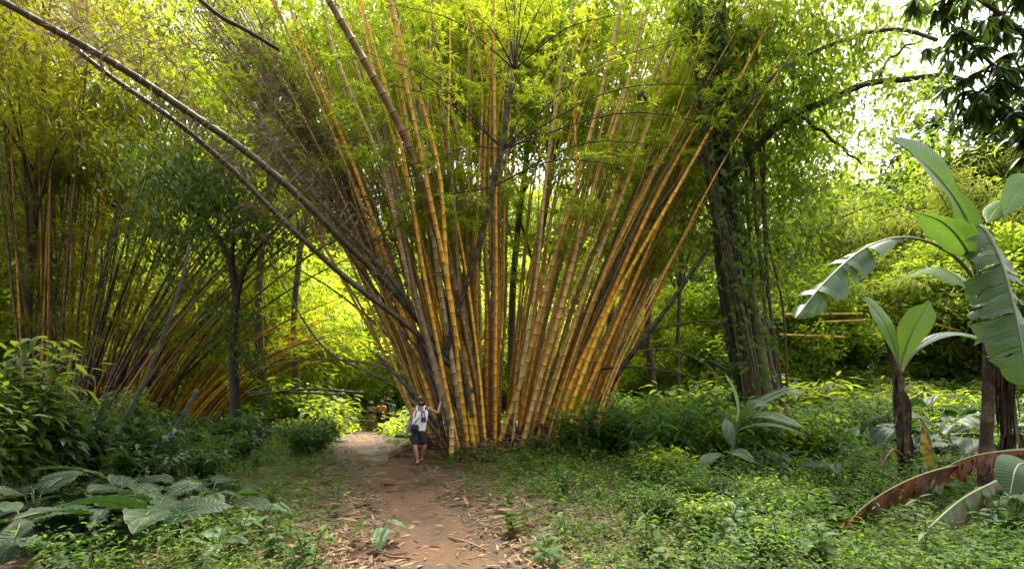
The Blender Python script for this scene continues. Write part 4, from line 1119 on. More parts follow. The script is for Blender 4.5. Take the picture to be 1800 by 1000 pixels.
O = P(1285, 850, 9.9); O[2] = 0
t = thing('banana_plant', 'small banana plant with shiny arching leaves in front of the vine covered tree', 'banana plant', tuple(O), scale=.86)
stem_part(t, O, [(1283, 852, 9.9), (1286, 800, 9.9), (1292, 750, 9.9), (1298, 722, 9.9)], [.06, .055, .045, .03], 'stalk', 'pseudostem', 9)
for ctrl, prof, up, mt in [
    ([(1297, 730, 9.9), (1318, 700, 9.8), (1360, 672, 9.7), (1405, 656, 9.6), (1445, 668, 9.5)], [(0, 0), (.15, .05), (.5, .17), (.85, .12), (1, 0)], (0, -.5, 1), 'banana'),
    ([(1298, 730, 9.9), (1312, 698, 9.6), (1335, 683, 9.4), (1362, 688, 9.2)], [(0, 0), (.2, .1), (.55, .18), (.85, .12), (1, 0)], (-.2, -.6, .8), 'banana'),
    ([(1300, 735, 9.9), (1325, 712, 9.6), (1365, 708, 9.4), (1410, 722, 9.2), (1438, 735, 9.1)], [(0, 0), (.2, .06), (.55, .16), (.85, .1), (1, 0)], (0, -.6, .8), 'banana'),
    ([(1300, 740, 9.9), (1340, 728, 9.9), (1390, 732, 9.9), (1440, 752, 9.9)], [(0, 0), (.2, .06), (.6, .14), (.9, .08), (1, 0)], (0, -.3, 1), 'banana'),
    ([(1294, 745, 9.9), (1280, 720, 9.8), (1280, 740, 9.6), (1288, 770, 9.5)], [(0, 0), (.3, .06), (.6, .15), (.9, .1), (1, 0)], (-.2, -.9, .3), 'banana'),
    ([(1286, 800, 9.9), (1285, 783, 9.6), (1305, 785, 9.4), (1335, 805, 9.2)], [(0, 0), (.2, .1), (.6, .17), (.9, .1), (1, 0)], (0, -.6, .8), 'banana'),
    ([(1292, 740, 9.9), (1300, 700, 10.3), (1292, 660, 10.6), (1272, 625, 10.8)], [(0, 0), (.3, .05), (.6, .09), (.9, .06), (1, 0)], (.6, -.8, .2), 'banana_light'),
    ([(1284, 800, 9.9), (1262, 790, 9.8), (1235, 800, 9.7), (1222, 830, 9.6)], [(0, 0), (.3, .08), (.6, .16), (.9, .1), (1, 0)], (0, -.5, .8), 'banana')]:
    leaf_part(t, O, ctrl, prof, up, mt, N=26, rib_r=.014, fold=.2, curl=.5)

O = np.array([8.6, 8.3, 0.0])
t = thing('banana_plant', 'banana plant mostly outside the right edge, only yellow green leaf blades showing', 'banana plant', tuple(O))
stem_part(t, O, [(1835, 870, 8.3), (1834, 700, 8.3), (1838, 500, 8.3), (1840, 420, 8.3)], [.16, .14, .11, .07], 'fiber', 'pseudostem')
leaf_part(t, O, [(1840, 430, 8.3), (1830, 375, 8.2), (1800, 352, 8.1), (1760, 362, 8.0), (1735, 392, 7.9)], [(0, 0), (.2, .1), (.55, .26), (.85, .16), (1, 0)], (0, -.5, 1), 'banana_light', fold=.15, curl=.5)
leaf_part(t, O, [(1840, 430, 8.3), (1850, 360, 8.2), (1820, 310, 8.0), (1790, 340, 7.9), (1765, 380, 7.8)], [(0, 0), (.3, .1), (.6, .26), (.85, .16), (1, 0)], (.1, -.6, .8), 'banana_light', fold=.15, curl=.5)
leaf_part(t, O, [(1840, 430, 8.3), (1880, 360, 8.2), (1940, 340, 8.0), (1990, 400, 7.9)], [(0, 0), (.3, .1), (.6, .26), (.85, .16), (1, 0)], (.1, -.6, .8), 'banana_light', fold=.15, curl=.5)

# ------------------------------------------------------------------ broad leaved plants
BL = {}
def broad_mesh(key, L, W, mat, seed, heart=False, curl=.35, arch=.35):
    rg = np.random.default_rng(seed); mb = MB(); N = 22; u = np.linspace(0, 1, N)
    rib = np.stack([u * L, .02 * L * np.sin(u * 4), arch * L * (u * .55 - u ** 2)], 1)
    hw = W * np.sin(np.pi * u ** (.62 if not heart else .5)) ** .75; hw[0] = 0; hw[-1] = .001
    blade(mb, rib, hw, (0, 0, 1), fold=.28, curl=curl, cols=7)
    for k in range(len(mb.v)):
        v = mb.v[k]; v[:, 2] += .012 * np.sin(v[:, 0] / L * 60) * np.abs(v[:, 1]) / W + .012 * np.sin(v[:, 1] * 40 + v[:, 0] * 17)
    rb = MB(); rb.tube(rib + np.array([0, 0, .002]), .007 * L * np.linspace(1.4, .4, N), 5)
    BL[key] = (mb.mesh('leaf', M[mat]), rb.mesh('midrib', M['rib']), L)


broad_mesh('big', .72, .20, 'broad', 1)
broad_mesh('big2', .62, .22, 'broad', 2, curl=.55, arch=.5)
broad_mesh('fern', .50, .13, 'broad_mid', 3, arch=.6)
broad_mesh('heart', .46, .19, 'broad_mid', 4, heart=True, curl=.25)
broad_mesh('heart_d', .46, .19, 'broad', 5, heart=True, curl=.3)


def broad_plant(px, py, Y, keys, n, H, label, group=None, seed=0, tilt=(-.5, .4), az=None, s=1.0, name='broad_leaved_plant'):
    """Plant whose leaf crown centres on the pixel, standing on the ground below it."""
    rg = np.random.default_rng(seed)
    x = (px - 900) / FPX * Y; z0 = float(hg(x, Y))
    t = thing(name, label, 'plant', (x, Y, z0), 0, group)
    for q in range(n):
        a = (2 * np.pi * q / n + rg.uniform(-.5, .5)) if az is None else az[q % len(az)] + rg.uniform(-.25, .25)
        me, rb, L = BL[keys[rg.integers(len(keys))]]
        h = H * rg.uniform(.55, 1.1); out = rg.uniform(.08, .35) * H
        tip = np.array([math.cos(a) * out, math.sin(a) * out, h])
        mb = MB(); mb.tube(catmull([(0, 0, -.05), tip * np.array([.3, .3, .55]), tip], 8), .011 * np.linspace(1.2, .7, 8), 5)
        mb.build('leaf_stalk', M['stalk'], t)
        o = link('leaf', me, t, tuple(tip)); o.rotation_euler = Euler((rg.uniform(-.4, .4), rg.uniform(*tilt), a), 'XYZ'); o.scale = (s * rg.uniform(.75, 1.2),) * 3
        m2 = link('midrib', rb, o)
    return t


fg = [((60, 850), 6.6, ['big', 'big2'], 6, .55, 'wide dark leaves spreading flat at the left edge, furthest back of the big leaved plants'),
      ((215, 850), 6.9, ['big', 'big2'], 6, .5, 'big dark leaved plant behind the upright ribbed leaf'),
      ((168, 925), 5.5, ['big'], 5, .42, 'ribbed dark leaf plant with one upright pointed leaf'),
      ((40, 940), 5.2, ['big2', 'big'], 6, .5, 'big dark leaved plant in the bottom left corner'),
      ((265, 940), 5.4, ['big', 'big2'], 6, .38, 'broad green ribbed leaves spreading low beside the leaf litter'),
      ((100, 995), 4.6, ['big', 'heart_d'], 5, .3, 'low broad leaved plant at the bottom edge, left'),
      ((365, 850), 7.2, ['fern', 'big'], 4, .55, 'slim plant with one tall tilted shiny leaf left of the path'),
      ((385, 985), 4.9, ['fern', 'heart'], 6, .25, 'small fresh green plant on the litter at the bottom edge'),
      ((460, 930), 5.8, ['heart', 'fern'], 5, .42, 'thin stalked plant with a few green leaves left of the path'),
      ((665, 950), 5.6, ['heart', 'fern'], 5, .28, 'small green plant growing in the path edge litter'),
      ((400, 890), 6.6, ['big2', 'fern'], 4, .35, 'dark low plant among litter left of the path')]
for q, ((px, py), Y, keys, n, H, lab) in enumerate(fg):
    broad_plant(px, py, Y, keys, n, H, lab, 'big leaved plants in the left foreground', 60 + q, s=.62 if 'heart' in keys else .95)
rt = [((1555, 650), 11.5, 6, 1.25, 'taro like plant with pale shiny leaves behind the young banana stem'), ((1655, 660), 11.2, 7, 1.2, 'taro like plant with wide shiny leaves between the two banana stems'),
      ((1700, 690), 10.2, 6, .95, 'taro like plant left of the tall banana stem, leaves drooping low'), ((1640, 640), 13.2, 7, 1.5, 'taro like plant furthest back between the banana stems'),
      ((1600, 690), 12.2, 6, .9, 'low taro like plant just right of the young banana stem'), ((1760, 650), 11.0, 6, 1.3, 'taro like plant behind the tall banana stem'),
      ((1210, 745), 11.6, 5, .45, 'shiny leaved plant low in the cover left of the small banana plant'), ((1150, 690), 13.5, 6, 1.0, 'tall stalked shiny plant between the clump and the vine covered tree'),
      ((1235, 820), 9.6, 5, .35, 'low shiny plant left of the small banana stem'), ((1440, 880), 7.6, 4, .3, 'low plant with one long ribbed leaf in the right undergrowth'),
      ((1345, 850), 8.4, 6, .38, 'pale green broad leaved plant in front of the mossy roots'), ((1175, 760), 12.4, 5, .5, 'shiny leaved plant in the cover right of the clump'),
      ((1785, 840), 6.2, 5, .55, 'broad leaved plant at the right edge below the banana leaves'), ((1790, 770), 7.9, 5, .8, 'stalked broad leaved plant behind the tall banana stem base')]
for q, ((px, py), Y, n, H, lab) in enumerate(rt):
    broad_plant(px, py, Y, ['heart', 'heart_d', 'fern'] if q % 2 else ['heart_d', 'big2', 'heart'], n, H, lab, 'shiny broad leaved plants on the right', 160 + q, s=1.35 if H > .6 else .8, tilt=(-.2, .6))

rg = np.random.default_rng(402)
for q in range(22):
    Y = rg.uniform(7.0, 14); px = rg.uniform(np.interp(Y, [7, 14], [1240, 1110]), 1800)
    broad_plant(px, 0, Y, ['heart_d', 'fern', 'heart', 'big'], int(rg.integers(4, 7)), rg.uniform(.35, .75), 'broad leaved plant with dull shiny leaves scattered in the right undergrowth', 'broad leaved plants in the right undergrowth', 420 + q, s=.6, tilt=(-.3, .6))
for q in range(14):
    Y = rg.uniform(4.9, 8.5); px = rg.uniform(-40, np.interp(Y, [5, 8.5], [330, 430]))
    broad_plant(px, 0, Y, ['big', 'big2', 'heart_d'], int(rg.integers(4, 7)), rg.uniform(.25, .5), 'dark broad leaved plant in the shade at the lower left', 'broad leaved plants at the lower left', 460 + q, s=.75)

# ------------------------------------------------------------------ shrubs
SH = []
def shrub_var(seed, H, r, nst, per, L, wf, mat, tm=T8):
    rg = np.random.default_rng(seed); st, lv = MB(), MB()
    for q in range(nst):
        a = rg.uniform(0, 6.28); out = rg.uniform(.1, 1) * r
        tip = np.array([math.cos(a) * out, math.sin(a) * out, H * rg.uniform(.5, 1.05)])
        pts = catmull([(rg.normal(0, .05), rg.normal(0, .05), -.05), tip * np.array([.35, .35, .6]), tip], 10)
        st.tube(pts, .012 * np.linspace(1.3, .4, 10), 4, cap=False)
        n = int(per * rg.uniform(.7, 1.3)); k = rg.uniform(.3, 1.0, n)
        b = np.stack([np.interp(k, np.linspace(0, 1, 10), pts[:, c]) for c in range(3)], 1)
        d = norm(rdir(n, rg, -.45, .45)); off = rg.uniform(0, .28, n) * r
        ln = L * rg.uniform(.6, 1.3, n)
        add_leaves(lv, b + d * off[:, None], norm(d + rg.normal(0, .3, (n, 3))), norm(rg.normal(0, .25, (n, 3)) + np.array([0, 0, 1.])), ln, ln * wf, tm, rg.uniform(.1, .5, n))
    SH.append((st.mesh('stems', M['stalk']), lv.mesh('foliage', M[mat]), H))


shrub_var(1, 1.2, .75, 16, 34, .17, .22, 'leaf_gloss')
shrub_var(2, 1.2, .8, 14, 36, .20, .24, 'leaf_gloss')
shrub_var(3, 1.2, .7, 18, 36, .14, .26, 'leaf_cover')
shrub_var(4, 1.2, .75, 16, 40, .22, .13, 'leaf_cover')
shrub_var(5, 1.2, .7, 16, 36, .18, .25, 'leaf_dark')
shrub_var(6, 1.2, .8, 18, 38, .20, .20, 'leaf_bright')


shrub_var(7, 2.4, .8, 22, 60, .17, .24, 'leaf_dark')
shrub_var(8, 2.4, .8, 20, 60, .19, .22, 'leaf_mid')
shrub_var(9, 1.2, .8, 20, 60, .16, .12, 'leaf_pale')


def put_shrub(v, x, Y, h, label, group, wide=1.0):
    st, lv, H = SH[v]; s = h / H
    t = thing('shrub', label, 'shrub', (x, Y, float(hg(x, Y))), rng.uniform(0, 6.28), group, (s * wide, s * wide, s))
    link('stem', st, t); link('foliage', lv, t)


rg = np.random.default_rng(55)
SL = 'dark glossy leaved shrub in the dense undergrowth left of the path'
for q in range(66):
    Y = rg.uniform(8.2, 21); px = rg.uniform(-60, np.interp(Y, [8, 11, 15, 21], [300, 470, 560, 600]))
    x = (px - 900) / FPX * Y
    h = rg.uniform(.6, 1.15) * (1 if px > 250 else 1.35) * np.interp(Y, [8, 12, 20], [.75, 1.0, 1.25])
    put_shrub([0, 1, 4, 4, 0, 2][rg.integers(6)], x, Y, h, SL, 'shrubs left of the path', 1.1)
for q, (px, Y, h, lab) in enumerate([(40, 7.4, 2.6, 'tall dark shrub at the left edge, pale tipped leaves on top'), (105, 8.0, 2.2, 'tall dark shrub second from the left edge'), (-25, 6.8, 2.1, 'dark shrub cut by the left edge below the tallest one'),
                                     (150, 9.0, 1.8, 'dark shrub right of the two tall ones at the left edge'), (240, 10.5, 1.9, 'mid height dark shrub under the pale leaning pole')]):
    put_shrub(6 if q % 2 else 7, (px - 900) / FPX * Y, Y, h, lab, None)
SRr = 'green undergrowth shrub between the clump and the banana plants'
for q in range(150):
    Y = 7.5 + 14.5 * rg.random() ** 1.1; px = rg.uniform(np.interp(Y, [7.5, 10, 14, 18, 22], [1230, 1120, 1060, 1060, 1060]), 1880)
    if 1520 < px < 1800 and Y < 12.5: continue
    x = (px - 900) / FPX * Y
    put_shrub([2, 3, 0, 5, 3, 2][rg.integers(6)], x, Y, rg.uniform(.4, 1.0) * np.interp(Y, [7.5, 10, 14, 20], [.55, 1.0, 1.6, 2.0]), SRr, 'shrubs right of the clump', 1.15)
for q in range(40):
    Y = rg.uniform(5.2, 10.5); px = rg.uniform(np.interp(Y, [5.2, 10.5], [1180, 1060]), 1830)
    if Y < 7 and px > 1420: continue
    put_shrub([2, 0, 3, 2, 4, 5][q % 6], (px - 900) / FPX * Y, Y, rg.uniform(.28, .62), 'knee high leafy plant in the tangled right foreground cover', 'knee high plants in the right foreground', 1.1)
for q in range(30):
    Y = rg.uniform(11, 15.5); px = rg.uniform(np.interp(Y, [11, 15.5], [1110, 1075]), 1480); put_shrub([2, 0, 3, 7, 5][q % 5], (px - 900) / FPX * Y, Y, rg.uniform(.9, 1.75), 'tall leafy shrub rising round the right foot of the clump and the vine covered tree', 'tall shrubs right of the clump', .95)
for q in range(22):
    Y = rg.uniform(19.5, 27); px = rg.uniform(1050, 1340); put_shrub([5, 5, 3][q % 3], (px - 900) / FPX * Y, Y, rg.uniform(.8, 2.4), 'bright leafy bush in the sunlit gap right of the clump', 'bushes in the gap right of the clump', 1.3)
for q in range(30):
    Y = rg.uniform(18, 27); px = rg.uniform(1360, 1850); put_shrub([8, 8, 5][q % 3], (px - 900) / FPX * Y, Y, rg.uniform(.9, 2.6), 'pale yellow green bush on the slope beyond the banana plants', 'bushes on the right slope', 1.3)
for q in range(18):
    Y = rg.uniform(22, 30); px = rg.uniform(400, 605); put_shrub([5, 5, 3][q % 3], (px - 900) / FPX * Y, Y, rg.uniform(.9, 2.6), 'bright leafy bush in the sunlit gap left of the path', 'bushes in the gap left of the path', 1.3)
for q in range(24):
    Y = rg.uniform(36, 58); px = rg.uniform(560, 735); put_shrub(5, (px - 900) / FPX * Y, Y, rg.uniform(1.5, 3.0), 'bright green bush closing the view behind the hikers', 'bushes behind the hikers', 1.2)
for q in range(24):
    Y = rg.uniform(20, 36); x = rg.choice([-1, 1]) * rg.uniform(1.2, 5) + path_x(Y)
    if 615 < 900 + x / Y * FPX < 715 and Y < 31: continue
    put_shrub(5, x, Y, rg.uniform(.6, 1.5), 'bright green shrub beside the far end of the path', 'shrubs at the far end of the path', 1.2)
for q, (px, Y, h, v, lab) in enumerate([(990, 13.2, 1.35, 2, 'leafy shrub with pale leaves in front of the right half of the clump'), (1040, 12.8, 1.6, 2, 'taller leafy shrub at the right foot of the clump'), (1120, 12.6, 1.25, 0, 'shiny shrub beside the black leaning culm'),
                                        (945, 13.3, .7, 2, 'low leafy shrub at the foot of the clump'), (1085, 13.4, 1.3, 3, 'narrow leaved shrub at the right of the clump')]):
    put_shrub(v, (px - 900) / FPX * Y, Y, h, lab, None)

# seedlings: single small plants one can tell apart
SD = []
for sd in range(6):
    rg = np.random.default_rng(200 + sd); mb = MB(); H = .34
    mb.tube(catmull([(0, 0, -.03), (.02, .01, H * .5), (.03, -.02, H)], 6), .004, 4, cap=False)
    n = 12 + sd * 2; k = np.linspace(.25, 1, n); a = np.arange(n) * 2.4 + rg.normal(0, .2, n)
    b = np.stack([.03 * k, -.02 * k, H * k], 1)
    d = np.stack([np.cos(a), np.sin(a), rg.uniform(-.1, .45, n)], 1)
    ln = rg.uniform(.09, .19, n) * (1.15 - .4 * k)
    add_leaves(mb, b, d, np.array([[0, 0, 1.]]).repeat(n, 0), ln, ln * [.17, .26, .32, .2, .36, .14][sd], T8, rg.uniform(.1, .5, n))
    SD.append(mb.mesh('seedling', M[['leaf_cover', 'leaf_gloss', 'leaf_cover', 'leaf_cover', 'leaf_cover', 'leaf_mid'][sd]]))
rg = np.random.default_rng(210)
done = 0
while done < 250:
    Y = 4.6 + 8.5 * rg.random() ** 1.5; px = rg.uniform(150, 1850); x = (px - 900) / FPX * Y
    if abs(x - path_x(Y)) < .85 or (x < path_x(Y) and rg.random() < .72) or (1.0 < x - path_x(Y) < 1.7 and rg.random() < .5):
        continue
    lab, grp = ('small leafy seedling in the green ground cover right of the path', 'seedlings right of the path') if x > path_x(Y) else ('small leafy seedling in the leaf litter left of the path', 'seedlings left of the path')
    o = link('seedling', SD[rg.integers(6)], None, (x, Y, float(hg(x, Y)))); s = rg.uniform(.6, 1.5)
    o.rotation_euler = (rg.normal(0, .12), rg.normal(0, .12), rg.uniform(0, 6.28)); o.scale = (s, s, s)
    tag(o, lab, 'seedling', grp); done += 1

# ------------------------------------------------------------------ uncountable cover: herbs, grass, litter
rg = np.random.default_rng(301)
def scatter(n, ylo, yhi, power, pxlo, pxhi):
    Y = ylo + (yhi - ylo) * rg.random(n) ** power; px = rg.uniform(pxlo, pxhi, n)
    return (px - 900) / FPX * Y, Y


mb = MB()
x, Y = scatter(30000, 4.3, 24, 1.5, 60, 1950)
x2 = rg.uniform(-6, 6, 5200); Y2 = rg.uniform(12.5, 32, 5200); x2 = x2 + path_x(Y2); ok2 = (np.abs(x2 - path_x(Y2)) > .7); x = np.concatenate([x, x2[ok2]]); Y = np.concatenate([Y, Y2[ok2]])
dpath = x - path_x(Y)
patch = .5 + .5 * np.sin(x * 1.7 + 1.1 * np.sin(Y * 1.3)) * np.cos(Y * 1.1 + .7 * np.sin(x * 2.1))
left = dpath < 0
prob = np.where(left, np.interp(-dpath, [.85, 1.2, 2.2, 4], [0, .22, .42, .75]), np.interp(dpath, [.85, 1.3, 2.3, 3.2], [0, .25, .8, 1.0])) * np.where(Y > 13, 1.25, 1) * (.35 + .65 * patch)
inclump = (np.abs(x) < 2.6) & (Y > 13.9) & (Y < 17.4)
keep = (rg.random(len(x)) < prob) & ~inclump
x, Y = x[keep], Y[keep]; n = len(x); z = hg(x, Y)
k = 11; idx = np.repeat(np.arange(n), k)
h = rg.uniform(.05, .40, n) ** 1.15 * np.interp(x - path_x(Y), [-3, -1, 1, 3, 6], [1.3, .55, .65, 1.5, 2.1])
h = h * np.where((Y < 7.2) & (900 + x / Y * FPX > 1430), .45, 1)
f = rg.uniform(.2, 1.1, n * k); a = rg.uniform(0, 6.28, n * k)
sp = h[idx] * .55
b = np.stack([x[idx] + np.cos(a) * sp * rg.random(n * k), Y[idx] + np.sin(a) * sp * rg.random(n * k), z[idx] + h[idx] * f], 1)
d = np.stack([np.cos(a), np.sin(a), rg.uniform(-.3, .5, n * k)], 1)
ln = rg.uniform(.035, .11, n * k) * np.interp(Y[idx], [5, 20], [.8, 1.6])
wv = rg.uniform(.10, .28, n)[idx]
add_leaves(mb, b, d, norm(rg.normal(0, .3, (n * k, 3)) + np.array([0, 0, 1])), ln, ln * wv, T8, rg.uniform(.1, .6, n * k))
far = MB(); n = 16000
Yf = rg.uniform(23, 62, n); pf = rg.uniform(330, 1500, n); xf = (pf - 900) / FPX * Yf; okf = np.abs(xf - path_x(Yf)) > np.where(Yf < 34, .8, 0)
xf, Yf = xf[okf], Yf[okf]; n = len(xf); idx = np.repeat(np.arange(n), 6); n6 = n * 6; hh = rg.uniform(.2, 1.0, n)
b = np.stack([xf[idx] + rg.normal(0, .25, n6), Yf[idx] + rg.normal(0, .25, n6), hg(xf, Yf)[idx] + hh[idx] * rg.uniform(.2, 1.1, n6)], 1)
ln = rg.uniform(.18, .4, n6); add_leaves(far, b, rdir(n6, rg, -.4, .6), norm(rg.normal(0, .4, (n6, 3)) + np.array([0, 0, 1])), ln, ln * .2, T4, .3)
tag(far.build('undergrowth', M['leaf_bright']), None, None, kind='stuff')
tag(mb.build('undergrowth', M['leaf_cover']), None, None, kind='stuff')

mb = MB()
x, Y = scatter(40000, 4.3, 22, 1.6, 100, 1900)
dp = np.abs(x - path_x(Y)); patch = .5 + .5 * np.sin(x * 2.7 + 2) * np.cos(Y * 1.9)
keep = (dp > .75) & (rg.random(len(x)) < np.interp(dp, [.75, 1.4, 4], [.12, .5, .8]) * (.3 + .7 * patch)) & ~((np.abs(x) < 2.6) & (Y > 14.1) & (Y < 17.2))
x, Y = x[keep], Y[keep]; n = len(x)
b = np.stack([x, Y, hg(x, Y) - .01], 1); d = norm(rdir(n, rg, .15, 1.0)); ln = rg.uniform(.08, .34, n)
add_leaves(mb, b, d, rdir(n, rg, -.3, .3), ln, rg.uniform(.003, .008, n), T8, rg.uniform(.1, .7, n))
tag(mb.build('grass', M['grass']), None, None, kind='stuff')

mb = MB()
x, Y = scatter(78000, 4.0, 26, 1.7, 0, 1900)
dp = np.abs(x - path_x(Y)); sgn = np.sign(x - path_x(Y))
cl = .5 + .5 * np.sin(x * 3.1 + Y * .9) * np.cos(Y * 2.3 - x)
pr = np.interp(dp, [0, .30, .48, .7, 1.7, 3, 8], [.05, .12, .55, 1, .9, .4, .2]) * (.45 + .55 * cl)
keep = rg.random(len(x)) < pr
x, Y = x[keep], Y[keep]; n = len(x)
onp = np.abs(x - path_x(Y)) < .6
z = np.where(onp, hraw(x, Y) - .028, hg(x, Y) + rg.uniform(.003, .05, n))
ln = rg.uniform(.045, .17, n) * np.where(rg.random(n) < .05, 2.2, 1)
d = rdir(n, rg, -.12, .3) ; up = norm(rg.normal(0, .35, (n, 3)) + np.array([0, 0, 1]))
d[onp, 2] *= .3
add_leaves(mb, np.stack([x, Y, z], 1), d, up, ln, ln * rg.uniform(.05, .13, n), T8, rg.uniform(-.1, .25, n))
tag(mb.build('leaf_litter', M['litter']), None, None, kind='stuff')
# litter caught round the clump's foot
mb = MB(); n = 11000
a = rg.uniform(0, 6.28, n); rr = np.sqrt(rg.random(n)) * 1.15
x = np.cos(a) * rr * 3.0; Y = 15.4 + np.sin(a) * rr * 2.3
b = np.stack([x, Y, hg(x, Y) + rg.uniform(.01, .42, n) * np.exp(-(rr / .95) ** 4)], 1); ln = rg.uniform(.12, .4, n)
add_leaves(mb, b, rdir(n, rg, -.1, .5), norm(rg.normal(0, .5, (n, 3)) + np.array([0, 0, 1])), ln, ln * .1, T8, .2)
tag(mb.build('leaf_litter', M['litter']), None, None, kind='stuff')
# twigs and bits of bark on the ground
mb = MB()
for q in range(300):
    Y = 4.6 + 11 * rg.random() ** 1.6; x = path_x(Y) + rg.choice([-1, 1]) * (.5 + abs(rg.normal(0, 1.4))); L = rg.uniform(.12, .7); a = rg.uniform(0, 6.28)
    p = np.array([x, Y, 0]); e = p + np.array([math.cos(a), math.sin(a), 0]) * L; m = (p + e) / 2 + np.array([rg.normal(0, .03), rg.normal(0, .03), 0])
    pts = catmull([p, m, e], 6); pts[:, 2] = np.where(np.abs(pts[:, 0] - path_x(pts[:, 1])) < .6, hraw(pts[:, 0], pts[:, 1]) - .025, hg(pts[:, 0], pts[:, 1]) + .02)
    mb.tube(pts, rg.uniform(.004, .014), 5)
tag(mb.build('twig_litter', M['litter']), None, None, kind='stuff')
# single fallen leaves that catch the eye
def fallen_leaf(px, py, Y, L, W, mat, label, seed):
    rg = np.random.default_rng(seed); mb = MB(); N = 14; u = np.linspace(0, 1, N)
    rib = np.stack([u * L, .03 * np.sin(u * 3), .05 * L * np.sin(u * 6)], 1); hw = W * np.sin(np.pi * u ** .8) ** .7; hw[-1] = 0
    blade(mb, rib, hw, (0, 0, 1), fold=.35, curl=-.5, seg=3, rg=rg, gap=.1, dangle=.3)
    p = P(px, py, Y); p[2] = float(hg(p[0], p[1])) + .16
    o = mb.build('fallen_leaf', M[mat], None, loc=p); o.rotation_euler = (rg.uniform(-.6, -.2), rg.uniform(-.3, .3), rg.uniform(-1, 1)); return tag(o, label, 'leaf', 'fallen leaves')
M['pale_leaf'] = plain('pale_dry_leaf', (.50, .40, .33), .5)
fallen_leaf(1112, 828, 11.0, .34, .09, 'pale_leaf', 'pale curled dead leaf lying on the cover right of the clump', 1)
fallen_leaf(1250, 935, 6.4, .34, .13, 'banana_yellow', 'large yellow and orange dying leaf in the right foreground cover', 2)
fallen_leaf(1282, 945, 6.2, .30, .10, 'banana_yellow', 'smaller yellow leaf right of the large dying one', 3)
fallen_leaf(1480, 945, 5.9, .26, .07, 'banana_yellow', 'orange curled leaf under the tip of the brown banana leaf', 4)


# ------------------------------------------------------------------ people
SKINM = plain('skin', (.36, .19, .12), .5, .08)
SKIND = plain('skin_dark', (.22, .12, .075), .5, .08)
CL = {k: plain('cloth_' + k, c, .85, .15, 60, .3) for k, c in dict(white=(.78, .78, .80), black=(.012, .012, .014), yellow=(.62, .34, .02), blue=(.10, .42, .60), pale=(.50, .44, .40), dark=(.025, .025, .03), hat=(.05, .028, .018), grey=(.12, .12, .12), teal=(.03, .28, .42), badge=(.75, .45, .03), hair=(.02, .013, .01), shoe=(.03, .02, .016), tooth=(.8, .78, .72)).items()}


def skin_mesh(name, nodes, edges, mat, parent, subsurf=2, root=0):
    """nodes: list of (xyz, rx, ry): grows one continuous surface along the edges."""
    me = bpy.data.meshes.new(name)
    me.from_pydata([tuple(map(float, n[0])) for n in nodes], edges, [])
    o = bpy.data.objects.new(name, me); COL.objects.link(o)
    mod = o.modifiers.new('skin', 'SKIN'); mod.use_smooth_shade = True
    for k, n in enumerate(nodes):
        sv = me.skin_vertices[0].data[k]; sv.radius = (n[1], n[2]); sv.use_root = (k == root)
    ms = o.modifiers.new('sub', 'SUBSURF'); ms.levels = subsurf; ms.render_levels = subsurf
    bpy.context.view_layer.update()
    dg = bpy.context.evaluated_depsgraph_get()
    nm = bpy.data.meshes.new_from_object(o.evaluated_get(dg)); nm.name = name
    bpy.data.objects.remove(o); bpy.data.meshes.remove(me)
    nm.materials.clear(); nm.materials.append(mat)
    nm.polygons.foreach_set('use_smooth', np.ones(len(nm.polygons), bool))
    return link(name, nm, parent)


class Sk:
    def __init__(self): self.n = []; self.e = []
    def add(self, p, rx, ry=None, to=None):
        self.n.append((np.asarray(p, float), rx, ry if ry else rx))
        if to is not None: self.e.append((to, len(self.n) - 1))
        return len(self.n) - 1
    def chain(self, pts, to):
        for p, r in pts: to = self.add(p, *(r if isinstance(r, tuple) else (r,)), to=to)
        return to


def hand(sk, wi, w, d, side, curl=.35, thumb=None):
    """Palm, four fingers and a thumb growing out of wrist node WI along D; SIDE: direction towards the thumb."""
    d = norm(np.asarray(d, float)); s = norm(np.asarray(side, float) - d * np.dot(side, d)); nrm = np.cross(d, s)
    pm = sk.add(w + d * .045, .026, .016, to=wi)
    pk = sk.add(w + d * .085, .036, .013, to=pm)
    for k, (off, L) in enumerate(((.030, .070), (.010, .080), (-.010, .074), (-.029, .058))):
        b = w + d * .098 + s * off
        sk.chain([(b, .0095), (b + d * L * .5 + s * off * .25, .0088), (b + d * L * (1 - curl * .3) + s * off * .4 + nrm * L * curl * .5, .0065)], pk)
    b = w + d * .04 + s * .034
    sk.chain([(b, .012), (b + d * .032 + s * .026, .0105), (b + d * .062 + s * .036, .008)], pm)


def lerp(a, b, t): return np.asarray(a) * (1 - t) + np.asarray(b) * t


